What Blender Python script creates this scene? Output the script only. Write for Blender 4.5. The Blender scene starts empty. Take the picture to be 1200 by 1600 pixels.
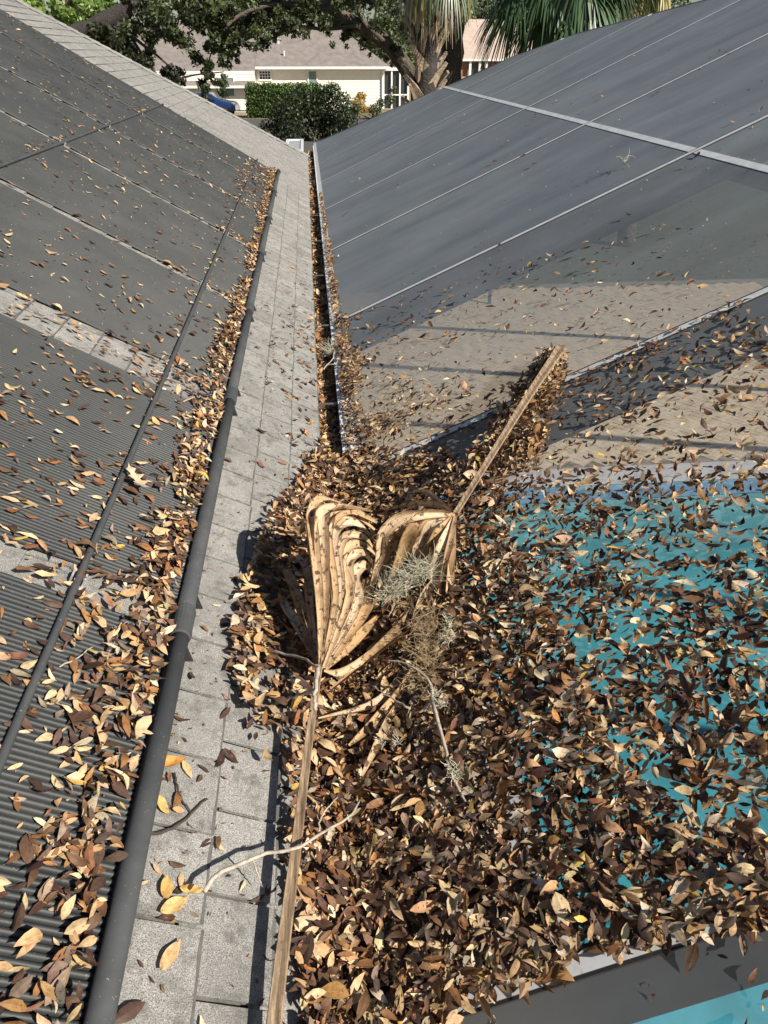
import bpy, math, random
import numpy as np
from mathutils import Vector, Matrix
random.seed(7); rng = np.random.default_rng(11)
scene = bpy.context.scene
col = scene.collection
R = math.radians

# ------------------------------------------------------------------ camera
CAM = np.array([0.0257, 0.0, 1.45])
PITCH, YAW = R(31.945), R(5.274)
FPX = 1155.0                                   # focal length in photo pixels (1200 x 1600)
_cp, _sp, _cy, _sy = math.cos(PITCH), math.sin(PITCH), math.cos(YAW), math.sin(YAW)
CF = np.array([_sy*_cp, _cy*_cp, -_sp]); CR = np.array([_cy, -_sy, 0.0]); CU = np.cross(CR, CF)
cam_d = bpy.data.cameras.new('camera'); cam = bpy.data.objects.new('camera', cam_d); col.objects.link(cam)
m = Matrix.Identity(4)
for i in range(3):
    m[i][0], m[i][1], m[i][2], m[i][3] = CR[i], CU[i], -CF[i], CAM[i]
cam.matrix_world = m
cam_d.sensor_fit = 'VERTICAL'; cam_d.sensor_height = 24.0; cam_d.lens = FPX/1600*24.0
cam_d.clip_start = 0.05; cam_d.clip_end = 2000
scene.camera = cam

# ------------------------------------------------------------------ light
SUN = np.array([-1.0, 0.84, -0.98])            # direction the light travels
sl = bpy.data.lights.new('sun', 'SUN'); sl.energy = 5.0; sl.angle = R(0.53); sl.color = (1.0, 0.93, 0.82)
so = bpy.data.objects.new('sun', sl); col.objects.link(so)
so.rotation_euler = Vector(SUN).to_track_quat('-Z', 'Y').to_euler(); so.location = (8, -6, 9)
w = bpy.data.worlds.new('World'); scene.world = w; w.use_nodes = True
nt = w.node_tree; nt.nodes.clear()
sky = nt.nodes.new('ShaderNodeTexSky'); sky.sky_type = 'NISHITA'; sky.sun_disc = False
sky.sun_elevation = math.atan2(-SUN[2], math.hypot(SUN[0], SUN[1])); sky.sun_rotation = math.atan2(-SUN[0], -SUN[1])
bg = nt.nodes.new('ShaderNodeBackground'); bg.inputs[1].default_value = 0.05
wo = nt.nodes.new('ShaderNodeOutputWorld'); nt.links.new(sky.outputs[0], bg.inputs[0]); nt.links.new(bg.outputs[0], wo.inputs[0])
scene.view_settings.view_transform = 'Standard'; scene.view_settings.look = 'None'
scene.view_settings.gamma = 1.0; scene.view_settings.exposure = 0.68
scene.view_settings.use_curve_mapping = False
scene.render.engine = 'CYCLES'
scene.cycles.transparent_max_bounces = 24; scene.cycles.max_bounces = 8

# ------------------------------------------------------------------ surveying helpers
PA, PB, LX = R(30.19), R(24.26), 0.118         # roof pitch, screen pitch, gutter lip
GZ = -2.45                                     # ground level; z = 0 is the eave
def ray(u, v): return CF + CR*(u-600)/FPX + CU*(800-v)/FPX
def onz(u, v, z): d = ray(u, v); return CAM + d*(z-CAM[2])/d[2]
def ony(u, v, y): d = ray(u, v); return CAM + d*(y-CAM[1])/d[1]
NR = np.array([math.sin(PA), 0, math.cos(PA)]); NS = np.array([-math.sin(PB), 0, math.cos(PB)]); OS = np.array([LX, 0, 0])
def onroof(u, v, h=0): d = ray(u, v); return CAM + d*((h-CAM@NR)/(d@NR))
def onscr(u, v, h=0): d = ray(u, v); return CAM + d*((h-(CAM-OS)@NS)/(d@NS))
def project(P):
    d = np.asarray(P)-CAM; z = d@CF
    return 600+FPX*(d@CR)/z, 800-FPX*(d@CU)/z, z
def inpoly(x, y, poly):
    x = np.asarray(x); y = np.asarray(y); c = np.zeros(x.shape, bool); n = len(poly)
    for i in range(n):
        x1, y1 = poly[i]; x2, y2 = poly[(i+1) % n]
        if y1 == y2: continue
        c ^= ((y1 > y) != (y2 > y)) & (x < (x2-x1)*(y-y1)/(y2-y1)+x1)
    return c

# ------------------------------------------------------------------ object helpers
def W(o): return W(o.parent) @ o.matrix_basis if o.parent else o.matrix_basis.copy()
def tag(o, label=None, cat=None, group=None, kind=None):
    for k, v in (('label', label), ('category', cat), ('group', group), ('kind', kind)):
        if v: o[k] = v
    return o
def empty(name, loc=(0, 0, 0), rot=(0, 0, 0), label=None, cat=None, group=None):
    o = bpy.data.objects.new(name, None); col.objects.link(o); o.location = Vector(loc); o.rotation_euler = rot
    o.empty_display_size = 0.1
    return tag(o, label, cat, group)
def put(name, me, parent=None, loc=None, rot=None):
    o = bpy.data.objects.new(name, me); col.objects.link(o); o.parent = parent
    if loc is not None: o.location = loc
    if rot is not None: o.rotation_euler = rot
    return o
def mesh(name, V, F, mat, smooth=False):
    me = bpy.data.meshes.new(name); me.from_pydata([tuple(map(float, v)) for v in V], [], F)
    if mat: me.materials.append(mat)
    me.polygons.foreach_set('use_smooth', [smooth]*len(me.polygons))
    me.update(); return me
def mesh_np(name, V, loops, sizes, mat, smooth=False, color=None, uv=None):
    me = bpy.data.meshes.new(name); V = np.asarray(V, np.float32)
    loops = np.asarray(loops, np.int32).ravel(); sizes = np.asarray(sizes, np.int32)
    me.vertices.add(len(V)); me.vertices.foreach_set('co', V.ravel())
    me.loops.add(len(loops)); me.loops.foreach_set('vertex_index', loops)
    me.polygons.add(len(sizes)); st = np.concatenate([[0], np.cumsum(sizes)[:-1]]).astype(np.int32)
    me.polygons.foreach_set('loop_start', st); me.polygons.foreach_set('loop_total', sizes)
    me.polygons.foreach_set('use_smooth', np.full(len(sizes), smooth, bool))
    me.materials.append(mat)
    if color is not None:
        a = me.color_attributes.new('tint', 'FLOAT_COLOR', 'POINT')
        c4 = np.ones((len(V), 4), np.float32); c4[:, :3] = color; a.data.foreach_set('color', c4.ravel())
    if uv is not None:
        l = me.uv_layers.new(name='UVMap'); l.data.foreach_set('uv', np.asarray(uv, np.float32)[loops].ravel())
    me.update(calc_edges=True); me.validate(); return me
class MB:
    """collects shapes, links them as one mesh object"""
    def __init__(s): s.v = []; s.f = []
    def add(s, V, F):
        b = len(s.v); s.v += [tuple(map(float, p)) for p in V]; s.f += [tuple(b+i for i in f) for f in F]; return s
    def box(s, a, b):
        x0, y0, z0 = a; x1, y1, z1 = b
        return s.add([(x0,y0,z0),(x1,y0,z0),(x1,y1,z0),(x0,y1,z0),(x0,y0,z1),(x1,y0,z1),(x1,y1,z1),(x0,y1,z1)],
                     [(0,3,2,1),(4,5,6,7),(0,1,5,4),(1,2,6,5),(2,3,7,6),(3,0,4,7)])
    def bar(s, p, q, wd, ht, up=(0, 0, 1)):
        p, q, up = np.array(p, float), np.array(q, float), np.array(up, float)
        d = q-p; d /= np.linalg.norm(d); sd = np.cross(d, up); sd /= np.linalg.norm(sd); u2 = np.cross(sd, d)
        V = [c+sd*i*wd/2+u2*j*ht/2 for c in (p, q) for i, j in ((-1,-1),(1,-1),(1,1),(-1,1))]
        return s.add(V, [(0,1,2,3),(7,6,5,4),(0,4,5,1),(1,5,6,2),(2,6,7,3),(3,7,4,0)])
    def tube(s, pts, rad, n=6, caps=True):
        pts = [np.array(p, float) for p in pts]; k = len(pts); rad = [rad]*k if np.isscalar(rad) else list(rad)
        V = []; prev = None
        for i in range(k):
            t = pts[min(i+1, k-1)]-pts[max(i-1, 0)]; t /= np.linalg.norm(t)+1e-9
            if prev is None:
                a = np.array([0, 0, 1.0]) if abs(t[2]) < .9 else np.array([1.0, 0, 0]); x = np.cross(a, t)
            else: x = prev-t*(prev@t)
            x /= np.linalg.norm(x)+1e-9; prev = x; y = np.cross(t, x)
            for j in range(n):
                an = 2*math.pi*j/n; V.append(pts[i]+rad[i]*(x*math.cos(an)+y*math.sin(an)))
        F = [(i*n+j, i*n+(j+1) % n, (i+1)*n+(j+1) % n, (i+1)*n+j) for i in range(k-1) for j in range(n)]
        if caps: F += [tuple(range(n))[::-1], tuple((k-1)*n+j for j in range(n))]
        return s.add(V, F)
    def grid(s, P):
        P = np.asarray(P); a, b = P.shape[:2]
        return s.add(P.reshape(-1, 3), [(i*b+j, i*b+j+1, (i+1)*b+j+1, (i+1)*b+j) for i in range(a-1) for j in range(b-1)])
    def build(s, name, mat, parent=None, smooth=False, local=False):
        V = s.v
        if parent is not None and not local:
            M = np.array(W(parent).inverted()); A = np.array(V); V = A @ M[:3, :3].T + M[:3, 3]
        return put(name, mesh(name, V, s.f, mat, smooth), parent)
def spline(pts, n):
    """Catmull-Rom through pts, n samples"""
    P = np.array(pts, float)
    if len(P) == 2: return P[0]+(P[1]-P[0])*np.linspace(0, 1, n)[:, None]
    Q = np.vstack([2*P[0]-P[1], P, 2*P[-1]-P[-2]]); out = []
    for t in np.linspace(0, len(P)-1-1e-6, n):
        i = int(t); u = t-i; a, b, c, d = Q[i], Q[i+1], Q[i+2], Q[i+3]
        out.append(.5*(2*b+(c-a)*u+(2*a-5*b+4*c-d)*u*u+(3*b-a-3*c+d)*u**3))
    return np.array(out)

# ------------------------------------------------------------------ materials
class NT:
    def __init__(s, name):
        s.m = bpy.data.materials.new(name); s.m.use_nodes = True; s.t = s.m.node_tree; s.t.nodes.clear()
        s.out = s.n('ShaderNodeOutputMaterial'); s.geo = s.n('ShaderNodeNewGeometry')
    def n(s, ty, **kw):
        o = s.t.nodes.new(ty)
        for k, v in kw.items(): setattr(o, k, v)
        return o
    def l(s, a, b): s.t.links.new(a, b)
    def val(s, sock, v):
        if isinstance(v, bpy.types.NodeSocket): s.l(v, sock)
        else: sock.default_value = v if not (isinstance(v, tuple) and len(v) == 3 and sock.type == 'RGBA') else (*v, 1)
    def noise(s, scale, detail=3, rough=.55, vec=None, dist=0):
        o = s.n('ShaderNodeTexNoise'); o.inputs['Scale'].default_value = scale; o.inputs['Detail'].default_value = detail
        o.inputs['Roughness'].default_value = rough; o.inputs['Distortion'].default_value = dist
        s.l(vec if vec is not None else s.geo.outputs['Position'], o.inputs['Vector']); return o.outputs['Fac']
    def ramp(s, fac, stops):
        o = s.n('ShaderNodeValToRGB'); e = o.color_ramp.elements
        while len(e) < len(stops): e.new(.5)
        for k, (p, c) in enumerate(stops): e[k].position = p; e[k].color = (*c, 1) if len(c) == 3 else c
        s.l(fac, o.inputs[0]); return o.outputs['Color']
    def mix(s, fac, a, b, mode='MIX'):
        o = s.n('ShaderNodeMix', data_type='RGBA', blend_type=mode)
        s.val(o.inputs[0], fac); s.val(o.inputs[6], a); s.val(o.inputs[7], b); return o.outputs[2]
    def math(s, op, a, b=0.0, c=0.0):
        o = s.n('ShaderNodeMath', operation=op); s.val(o.inputs[0], a); s.val(o.inputs[1], b); s.val(o.inputs[2], c); return o.outputs[0]
    def scaled(s, v, sc):
        o = s.n('ShaderNodeMapping'); o.inputs['Scale'].default_value = sc; s.l(v, o.inputs[0]); return o.outputs[0]
    def bump(s, h, strength, dist):
        o = s.n('ShaderNodeBump'); o.inputs['Strength'].default_value = strength; o.inputs['Distance'].default_value = dist
        s.l(h, o.inputs['Height']); return o.outputs[0]
    def bsdf(s, color, rough=.7, normal=None, **kw):
        o = s.n('ShaderNodeBsdfPrincipled'); s.val(o.inputs['Base Color'], color); s.val(o.inputs['Roughness'], rough)
        if normal is not None: s.l(normal, o.inputs['Normal'])
        for k, v in kw.items(): s.val(o.inputs[k], v)
        return o.outputs[0]
    def done(s, sh): s.l(sh, s.out.inputs['Surface']); return s.m
def simple(name, c, rough=.7, var=.25, scale=6, bump=None, **kw):
    t = NT(name); f = t.noise(scale, 5)
    cc = t.ramp(f, [(.25, tuple(x*(1-var) for x in c)), (.75, tuple(min(1, x*(1+var)) for x in c))])
    nrm = t.bump(t.noise(bump[0], 4), bump[1], bump[2]) if bump else None
    return t.done(t.bsdf(cc, rough, nrm, **kw))

# shingles: mineral granules, tab to tab tone, algae stains
t = NT('shingle_granules')
inf = t.n('ShaderNodeObjectInfo')
g1 = t.noise(480, 2, .7); g2 = t.noise(120, 2, .6); st = t.noise(5, 5, .6); st2 = t.noise(22, 5, .65)
c = t.ramp(g1, [(.34, (.07, .07, .07)), (.45, (.235, .23, .22)), (.55, (.36, .355, .335)), (.70, (.55, .54, .515))])
c = t.mix(t.math('MULTIPLY', t.ramp(g2, [(.42, (0, 0, 0)), (.62, (1, 1, 1))]), .30), c, (.16, .155, .15))
c = t.mix(1.0, c, t.ramp(inf.outputs['Random'], [(0, (.86, .86, .86)), (1, (1.07, 1.06, 1.04))]), 'MULTIPLY')
c = t.mix(t.ramp(st2, [(.50, (0, 0, 0)), (.70, (.7, .7, .7))]), c, (.075, .07, .064))
c = t.mix(t.ramp(st, [(.44, (0, 0, 0)), (.72, (.55, .55, .55))]), c, (.12, .115, .105))
M_SH = t.done(t.bsdf(c, .93, t.bump(g1, .8, .003)))
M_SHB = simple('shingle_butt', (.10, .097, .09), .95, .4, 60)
t = NT('solar_tube')
c = t.mix(t.ramp(t.noise(3.0, 6, .65), [(.4, (0, 0, 0)), (.8, (.45, .45, .45))]), (.023, .026, .027), (.075, .077, .073))
c = t.mix(t.ramp(t.noise(160, 2, .7), [(.66, (0, 0, 0)), (.74, (.5, .5, .5))]), c, (.22, .21, .19))
M_TUBE = t.done(t.bsdf(c, .58, t.bump(t.noise(60, 3), .2, .002)))
t = NT('header_pipe')
c = t.mix(t.ramp(t.noise(9, 6, .7), [(.4, (0, 0, 0)), (.75, (.55, .55, .55))]), (.048, .052, .056), (.095, .098, .098))
c = t.mix(t.ramp(t.noise(140, 2, .7), [(.68, (0, 0, 0)), (.75, (.8, .8, .8))]), c, (.30, .29, .26))
M_PIPE = t.done(t.bsdf(c, .75, **{'Specular IOR Level': .25}))
M_BLACK = simple('black_plastic', (.02, .02, .022), .5)
M_CLIP = simple('galvanised_clip', (.55, .56, .57), .4, Metallic=.5)
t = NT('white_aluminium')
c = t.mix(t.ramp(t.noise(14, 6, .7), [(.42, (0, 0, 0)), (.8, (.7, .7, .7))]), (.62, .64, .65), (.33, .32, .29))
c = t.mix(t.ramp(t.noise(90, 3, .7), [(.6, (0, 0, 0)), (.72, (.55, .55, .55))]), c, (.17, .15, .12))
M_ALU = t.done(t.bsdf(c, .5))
M_BEAM = simple('dark_beam', (.045, .045, .047), .5, .3, 10)  # dark tone for the beam bodies; a paler strip runs along the tops
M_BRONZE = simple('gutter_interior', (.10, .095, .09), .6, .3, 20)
# insect screen: woven threads; the part of the view they block grows as the view grazes the cloth
t = NT('insect_screen')
dt = t.n('ShaderNodeVectorMath', operation='DOT_PRODUCT'); t.l(t.geo.outputs['Normal'], dt.inputs[0]); t.l(t.geo.outputs['Incoming'], dt.inputs[1])
cs = t.math('MAXIMUM', t.math('ABSOLUTE', dt.outputs['Value']), .03)
dust_sheen = t.math('MULTIPLY_ADD', t.noise(1.0, 4, .6, t.scaled(t.geo.outputs['Position'], (.45, 2.4, .45)), .4), .65, t.math('MULTIPLY', t.noise(2.2, 5, .6), .35)); fill = t.math('MULTIPLY_ADD', dust_sheen, .14, .178)  # stretched noise: dust plus sheen streaks painted along the slope
T = t.math('MULTIPLY', t.math('SUBTRACT', 1.0, t.math('DIVIDE', fill, cs)), .86); T = t.math('MAXIMUM', T, 0.0)
c = t.mix(t.ramp(dust_sheen, [(.35, (0, 0, 0)), (.75, (1, 1, 1))]), (.115, .132, .148), (.215, .235, .252))
tr = t.n('ShaderNodeBsdfTransparent'); mx = t.n('ShaderNodeMixShader')
t.l(T, mx.inputs[0]); t.l(t.bsdf(c, .65), mx.inputs[1]); t.l(tr.outputs[0], mx.inputs[2])
M_SCR = t.done(mx.outputs[0])
# fallen leaves
t = NT('dry_leaf')
at = t.n('ShaderNodeAttribute'); at.attribute_name = 'tint'; uv = t.n('ShaderNodeUVMap')
sx = t.n('ShaderNodeSeparateXYZ'); t.l(uv.outputs[0], sx.inputs[0])
au = t.math('ABSOLUTE', sx.outputs[0])
c = t.mix(t.ramp(t.noise(75, 4, .65), [(.45, (0, 0, 0)), (.72, (.75, .75, .75))]), at.outputs['Color'], t.mix(1.0, at.outputs['Color'], (.42, .34, .28), 'MULTIPLY'))
c = t.mix(t.ramp(t.noise(230, 2, .6), [(.62, (0, 0, 0)), (.70, (.7, .7, .7))]), c, t.mix(1.0, at.outputs['Color'], (.3, .25, .2), 'MULTIPLY'))
c = t.mix(t.ramp(au, [(.0, (.5, .5, .5)), (.09, (0, 0, 0))]), c, t.mix(1.0, at.outputs['Color'], (1.35, 1.3, 1.2), 'MULTIPLY'))
vein = t.n('ShaderNodeTexWave'); vein.inputs['Scale'].default_value = 3.2; vein.wave_profile = 'SAW'
vv = t.n('ShaderNodeCombineXYZ'); t.l(t.math('SUBTRACT', t.math('MULTIPLY', sx.outputs[1], 3.0), au), vv.inputs[0]); t.l(vv.outputs[0], vein.inputs['Vector'])
nb = t.bump(vein.outputs['Fac'], .25, .002)
pb = t.bsdf(c, .58, nb, **{'Specular IOR Level': .35}); tl = t.n('ShaderNodeBsdfTranslucent'); t.l(c, tl.inputs[0]); mx = t.n('ShaderNodeMixShader')
mx.inputs[0].default_value = .12; t.l(pb, mx.inputs[1]); t.l(tl.outputs[0], mx.inputs[2]); M_LEAF = t.done(mx.outputs[0])
# dead palm blade
t = NT('dead_palm_blade'); uv = t.n('ShaderNodeUVMap'); at = t.n('ShaderNodeAttribute'); at.attribute_name = 'tint'
fib = t.noise(1.0, 5, .6, t.scaled(uv.outputs[0], (90, 3, 1)))
c = t.mix(1.0, at.outputs['Color'], t.ramp(fib, [(.3, (.62, .55, .46)), (.6, (1.05, 1.0, .95))]), 'MULTIPLY')
sxu = t.n('ShaderNodeSeparateXYZ'); t.l(uv.outputs[0], sxu.inputs[0]); eu = t.math('ABSOLUTE', t.math('SUBTRACT', sxu.outputs[0], .5))
c = t.mix(t.ramp(t.math('ADD', eu, t.math('MULTIPLY', t.noise(30, 4, .7), .12)), [(.46, (0, 0, 0)), (.55, (.8, .8, .8))]), c, (.20, .11, .05))
c = t.mix(t.ramp(eu, [(.0, (.6, .6, .6)), (.05, (0, 0, 0))]), c, (.26, .16, .08))
c = t.mix(t.ramp(t.noise(55, 3, .6), [(.55, (0, 0, 0)), (.61, (.9, .9, .9))]), c, (.055, .03, .017))
c = t.mix(t.ramp(t.noise(17, 4, .6), [(.50, (0, 0, 0)), (.70, (.8, .8, .8))]), c, (.25, .15, .065))
pb = t.bsdf(c, .55, t.bump(fib, .5, .003)); tl = t.n('ShaderNodeBsdfTranslucent'); t.l(c, tl.inputs[0]); mx = t.n('ShaderNodeMixShader')
mx.inputs[0].default_value = .10; t.l(pb, mx.inputs[1]); t.l(tl.outputs[0], mx.inputs[2]); M_PALM = t.done(mx.outputs[0])
t = NT('dead_petiole')
c = t.ramp(t.noise(1, 5, .65, t.scaled(t.geo.outputs['Position'], (160, 9, 160))), [(.3, (.10, .066, .04)), (.5, (.24, .165, .10)), (.72, (.45, .34, .22))])
c = t.mix(t.ramp(t.noise(60, 4, .7), [(.58, (0, 0, 0)), (.68, (.7, .7, .7))]), c, (.07, .045, .028))
M_PET = t.done(t.bsdf(c, .6, t.bump(t.noise(90, 4), .4, .003)))
M_TWIG = simple('lichen_twig', (.36, .31, .25), .85, .5, 60, bump=(150, .5, .003))
M_DTWIG = simple('dark_twig', (.045, .034, .026), .85, .4, 60)
M_MOSS = simple('grey_moss', (.42, .40, .30), .85, .35, 40)
M_VINE = simple('brown_moss', (.27, .20, .11), .85, .4, 40)
# foliage with per leaf tint
def foliage(name, rough=.5, trans=.25):
    t = NT(name); at = t.n('ShaderNodeAttribute'); at.attribute_name = 'tint'
    pb = t.bsdf(at.outputs['Color'], rough); tl = t.n('ShaderNodeBsdfTranslucent'); t.l(at.outputs['Color'], tl.inputs[0])
    mx = t.n('ShaderNodeMixShader'); mx.inputs[0].default_value = trans; t.l(pb, mx.inputs[1]); t.l(tl.outputs[0], mx.inputs[2]); return t.done(mx.outputs[0])
M_FOL = foliage('green_foliage'); M_FROND = foliage('palm_frond_green', .4, .15)
M_BARK = simple('oak_bark', (.10, .08, .06), .95, .5, 9, bump=(22, .9, .05))
M_DBARK = simple('dark_bark', (.045, .038, .036), .95, .4, 7, bump=(25, .9, .05))
M_BOOT = simple('palm_boot', (.27, .21, .155), .9, .5, 12, bump=(30, .6, .03))
# deck, pool
t = NT('paver'); at = t.n('ShaderNodeAttribute'); at.attribute_name = 'tint'
M_PAV = t.done(t.bsdf(t.mix(1.0, at.outputs['Color'], t.ramp(t.noise(8, 5), [(.3, (.8, .8, .8)), (.7, (1.1, 1.1, 1.1))]), 'MULTIPLY'), .9))
M_SAND = simple('joint_sand', (.20, .175, .135), .95)
M_COP = simple('pool_coping', (.42, .42, .45), .7, .15)
M_PLAST = simple('pool_plaster', (.17, .37, .40), .8, .30, 2.5)
M_TILE = simple('waterline_tile', (.16, .30, .46), .3, .3, 12)
t = NT('pool_water')
nb = t.bump(t.noise(3.5, 3), .12, .05)
dt = t.n('ShaderNodeVectorMath', operation='DOT_PRODUCT'); t.l(nb, dt.inputs[0]); t.l(t.geo.outputs['Incoming'], dt.inputs[1])
sch = t.math('MULTIPLY_ADD', t.math('POWER', t.math('SUBTRACT', 1.0, t.math('MINIMUM', t.math('ABSOLUTE', dt.outputs['Value']), 1.0)), 5.0), .98, .02)
gl = t.n('ShaderNodeBsdfGlossy'); gl.inputs['Roughness'].default_value = .02; t.l(nb, gl.inputs['Normal'])
tr = t.n('ShaderNodeBsdfTransparent'); tr.inputs[0].default_value = (.97, .99, 1, 1)
mx = t.n('ShaderNodeMixShader'); t.l(sch, mx.inputs[0]); t.l(tr.outputs[0], mx.inputs[1]); t.l(gl.outputs[0], mx.inputs[2]); M_WATER = t.done(mx.outputs[0])
t2 = NT('pool_water_body'); t2.done(t2.n('ShaderNodeBsdfTransparent').outputs[0]); M_WBODY = t2.m
for q_ in (t, t2):
    va = q_.n('ShaderNodeVolumeAbsorption'); va.inputs['Color'].default_value = (.16, .72, .80, 1); va.inputs['Density'].default_value = .32; q_.l(va.outputs[0], q_.out.inputs['Volume'])
M_STUC = simple('stucco', (.55, .52, .46), .9, .12, 30)
M_WHITE = simple('white_paint', (.72, .71, .68), .55, .08, 5)
t = NT('grass_and_dirt'); n1 = t.noise(.25, 6, .6); n2 = t.noise(9, 5, .7)
c = t.mix(t.ramp(n1, [(.42, (0, 0, 0)), (.58, (1, 1, 1))]), t.ramp(n2, [(.3, (.10, .10, .045)), (.7, (.19, .17, .085))]), t.ramp(n2, [(.3, (.22, .17, .115)), (.7, (.36, .29, .20))]))
M_GROUND = t.done(t.bsdf(c, .95, t.bump(n2, .6, .05)))
M_ASPH = simple('asphalt', (.075, .073, .072), .9, .25, 20)
M_SID = simple('cream_siding', (.80, .76, .66), .65, .05, 3)
M_HROOF = simple('brown_grey_shingle', (.20, .175, .16), .95, .25, 2.2, bump=(12, .6, .05))
M_GLASS = simple('window_glass', (.03, .04, .05), .08, .2, 2)
M_SHUT = simple('sage_blind', (.17, .24, .22), .6, .1)
M_BRICK = simple('brick_red', (.30, .15, .10), .9, .3, 3)
M_TANROOF = simple('tan_roof', (.42, .33, .28), .9, .15, 2)
M_FENCE = simple('cedar_fence', (.36, .25, .15), .9, .3, 5)
t = NT('car_paint'); M_CAR = t.done(t.bsdf((.018, .06, .20), .25, **{'Coat Weight': .6, 'Metallic': .4}))
M_TYRE = simple('tyre', (.02, .02, .02), .9)
M_RIM = simple('rim', (.45, .45, .46), .3, Metallic=.8)
M_LAMP = simple('lamp_glass', (.55, .56, .58), .15)

# ================================================================== the setting
POOL = (1.15, 6.6, -1.6, 6.62)                 # x0 x1 y0 y1
_xs, _ys = (-600, POOL[0]-.1, POOL[1]+.1, 600), (-200, POOL[2]-.1, POOL[3]+.1, 1200)
g = MB()
g.add([(x, y, GZ) for y in _ys for x in _xs], [(r*4+c, r*4+c+1, r*4+c+5, r*4+c+4) for r in range(3) for c in range(3) if (r, c) != (1, 1)])
g = g.build('ground', M_GROUND); tag(g, kind='structure')
dr = MB().add([(-60, 36, GZ+.004), (40, 36, GZ+.004), (40, 57, GZ+.004), (-60, 57, GZ+.004)], [(0, 1, 2, 3)]).build('road', M_ASPH); tag(dr, kind='structure')

M_LAWN = simple('shaded_lawn', (.055, .065, .030), .95, .4, 5, bump=(14, .8, .06))  # dark grass patch beyond the deck, its shade put into the colour
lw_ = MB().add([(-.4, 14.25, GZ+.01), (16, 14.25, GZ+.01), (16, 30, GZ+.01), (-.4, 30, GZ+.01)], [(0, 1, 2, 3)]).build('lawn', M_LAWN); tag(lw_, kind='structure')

# ---- pool deck of herringbone pavers, pool basin and water
DZ = GZ+.06
dk = MB()
for a, b in (((-.42, -2.2), (POOL[0]-.2, 14.2)), ((POOL[0]-.2, POOL[3]+.2), (9.2, 14.2)), ((POOL[1]+.2, -2.2), (9.2, POOL[3]+.2)), ((POOL[0]-.2, -2.2), (POOL[1]+.2, POOL[2]-.2))):
    dk.box((a[0], a[1], GZ), (b[0], b[1], DZ-.004))
deck = dk.build('pool_deck', M_SAND); tag(deck, kind='structure')
cells = []
pw = .088
for i in range(-118, 118):
    for j in range(-118, 118):
        k = (i-j) % 4
        if k == 0: cells.append((i*pw, j*pw, 2*pw, pw))
        elif k == 3: cells.append((i*pw, j*pw, pw, 2*pw))
A = np.array(cells)
cx = A[:, 0]+A[:, 2]/2; cy_ = A[:, 1]+A[:, 3]/2
th = R(40); ct, s_ = math.cos(th), math.sin(th)
WX = cx*ct-cy_*s_+3.5; WY = cx*s_+cy_*ct+8
ok = (WX > -.3) & (WX < 8.6) & (WY > -1.8) & (WY < 13.9) & ~((WX > POOL[0]-.3) & (WX < POOL[1]+.3) & (WY > POOL[2]-.3) & (WY < POOL[3]+.3))
A = A[ok]; n = len(A); gp = .003
q = np.zeros((n, 8, 3))
for k, (fx, fy) in enumerate(((0, 0), (1, 0), (1, 1), (0, 1))):
    lx_ = A[:, 0]+np.where(fx, A[:, 2]-gp, gp); ly_ = A[:, 1]+np.where(fy, A[:, 3]-gp, gp)
    q[:, k, 0] = lx_*ct-ly_*s_+3.5; q[:, k, 1] = lx_*s_+ly_*ct+8; q[:, k, 2] = DZ
q[:, 4:] = q[:, :4]; q[:, 4:, 2] = DZ-.02; q[:, :, 2] += rng.normal(0, .0012, (n, 1))
fl = np.array([[0, 1, 2, 3], [4, 5, 1, 0], [5, 6, 2, 1], [6, 7, 3, 2], [7, 4, 0, 3]])
tint = np.array([.52, .43, .31])*rng.uniform(.93, 1.06, (n, 1))*(1+rng.normal(0, .015, (n, 3)))
pv = put('paver', mesh_np('paver', q.reshape(-1, 3), (fl[None]+8*np.arange(n)[:, None, None]), np.full(n*5, 4), M_PAV, color=np.repeat(tint, 8, 0)), deck)
tag(pv, kind='stuff')
x0, x1, y0, y1 = POOL
cp_ = MB()
for a, b in (((x0-.2, y1), (x1+.2, y1+.2)), ((x0-.2, y0-.2), (x1+.2, y0)), ((x0-.2, y0), (x0, y1)), ((x1, y0), (x1+.2, y1))):
    cp_.box((a[0], a[1], DZ-.1), (b[0], b[1], DZ+.012))
cp_.build('coping', M_COP, deck)
pb_ = MB().add([(x0-.1, y0-.1, GZ-2.5), (x1+.1, y0-.1, GZ-2.5), (x1+.1, y1+.1, GZ-1.2), (x0-.1, y1+.1, GZ-1.2)], [(0, 1, 2, 3)])
for a, b in (((x0-.1, y1+.001), (x1+.1, y1+.1)), ((x0-.1, y0-.1), (x1+.1, y0-.001)), ((x0-.1, y0), (x0-.001, y1)), ((x1+.001, y0), (x1+.1, y1))):
    pb_.box((a[0], a[1], GZ-2.55), (b[0], b[1], DZ-.11))
basin = pb_.build('pool_basin', M_PLAST); tag(basin, kind='structure')
tl_ = MB().box((x0+.001, y1-.012, GZ-.22), (x1-.001, y1-.001, DZ-.115)).box((x0+.001, y0+.001, GZ-.22), (x0+.012, y1-.013, DZ-.115))
tl_.build('waterline_tile', M_TILE, basin)
MB().box((x0+.013, 5.9, GZ-1.5), (2.6, y1-.014, GZ-.6)).build('pool_step', M_PLAST, basin)
wt = MB().box((x0-.06, y0-.06, GZ-2.7), (x1+.06, y1+.06, GZ-.09)).build('pool_water', M_WBODY); tag(wt, kind='structure')
wt.data.materials.append(M_WATER); wt.data.polygons[1].material_index = 1

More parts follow.
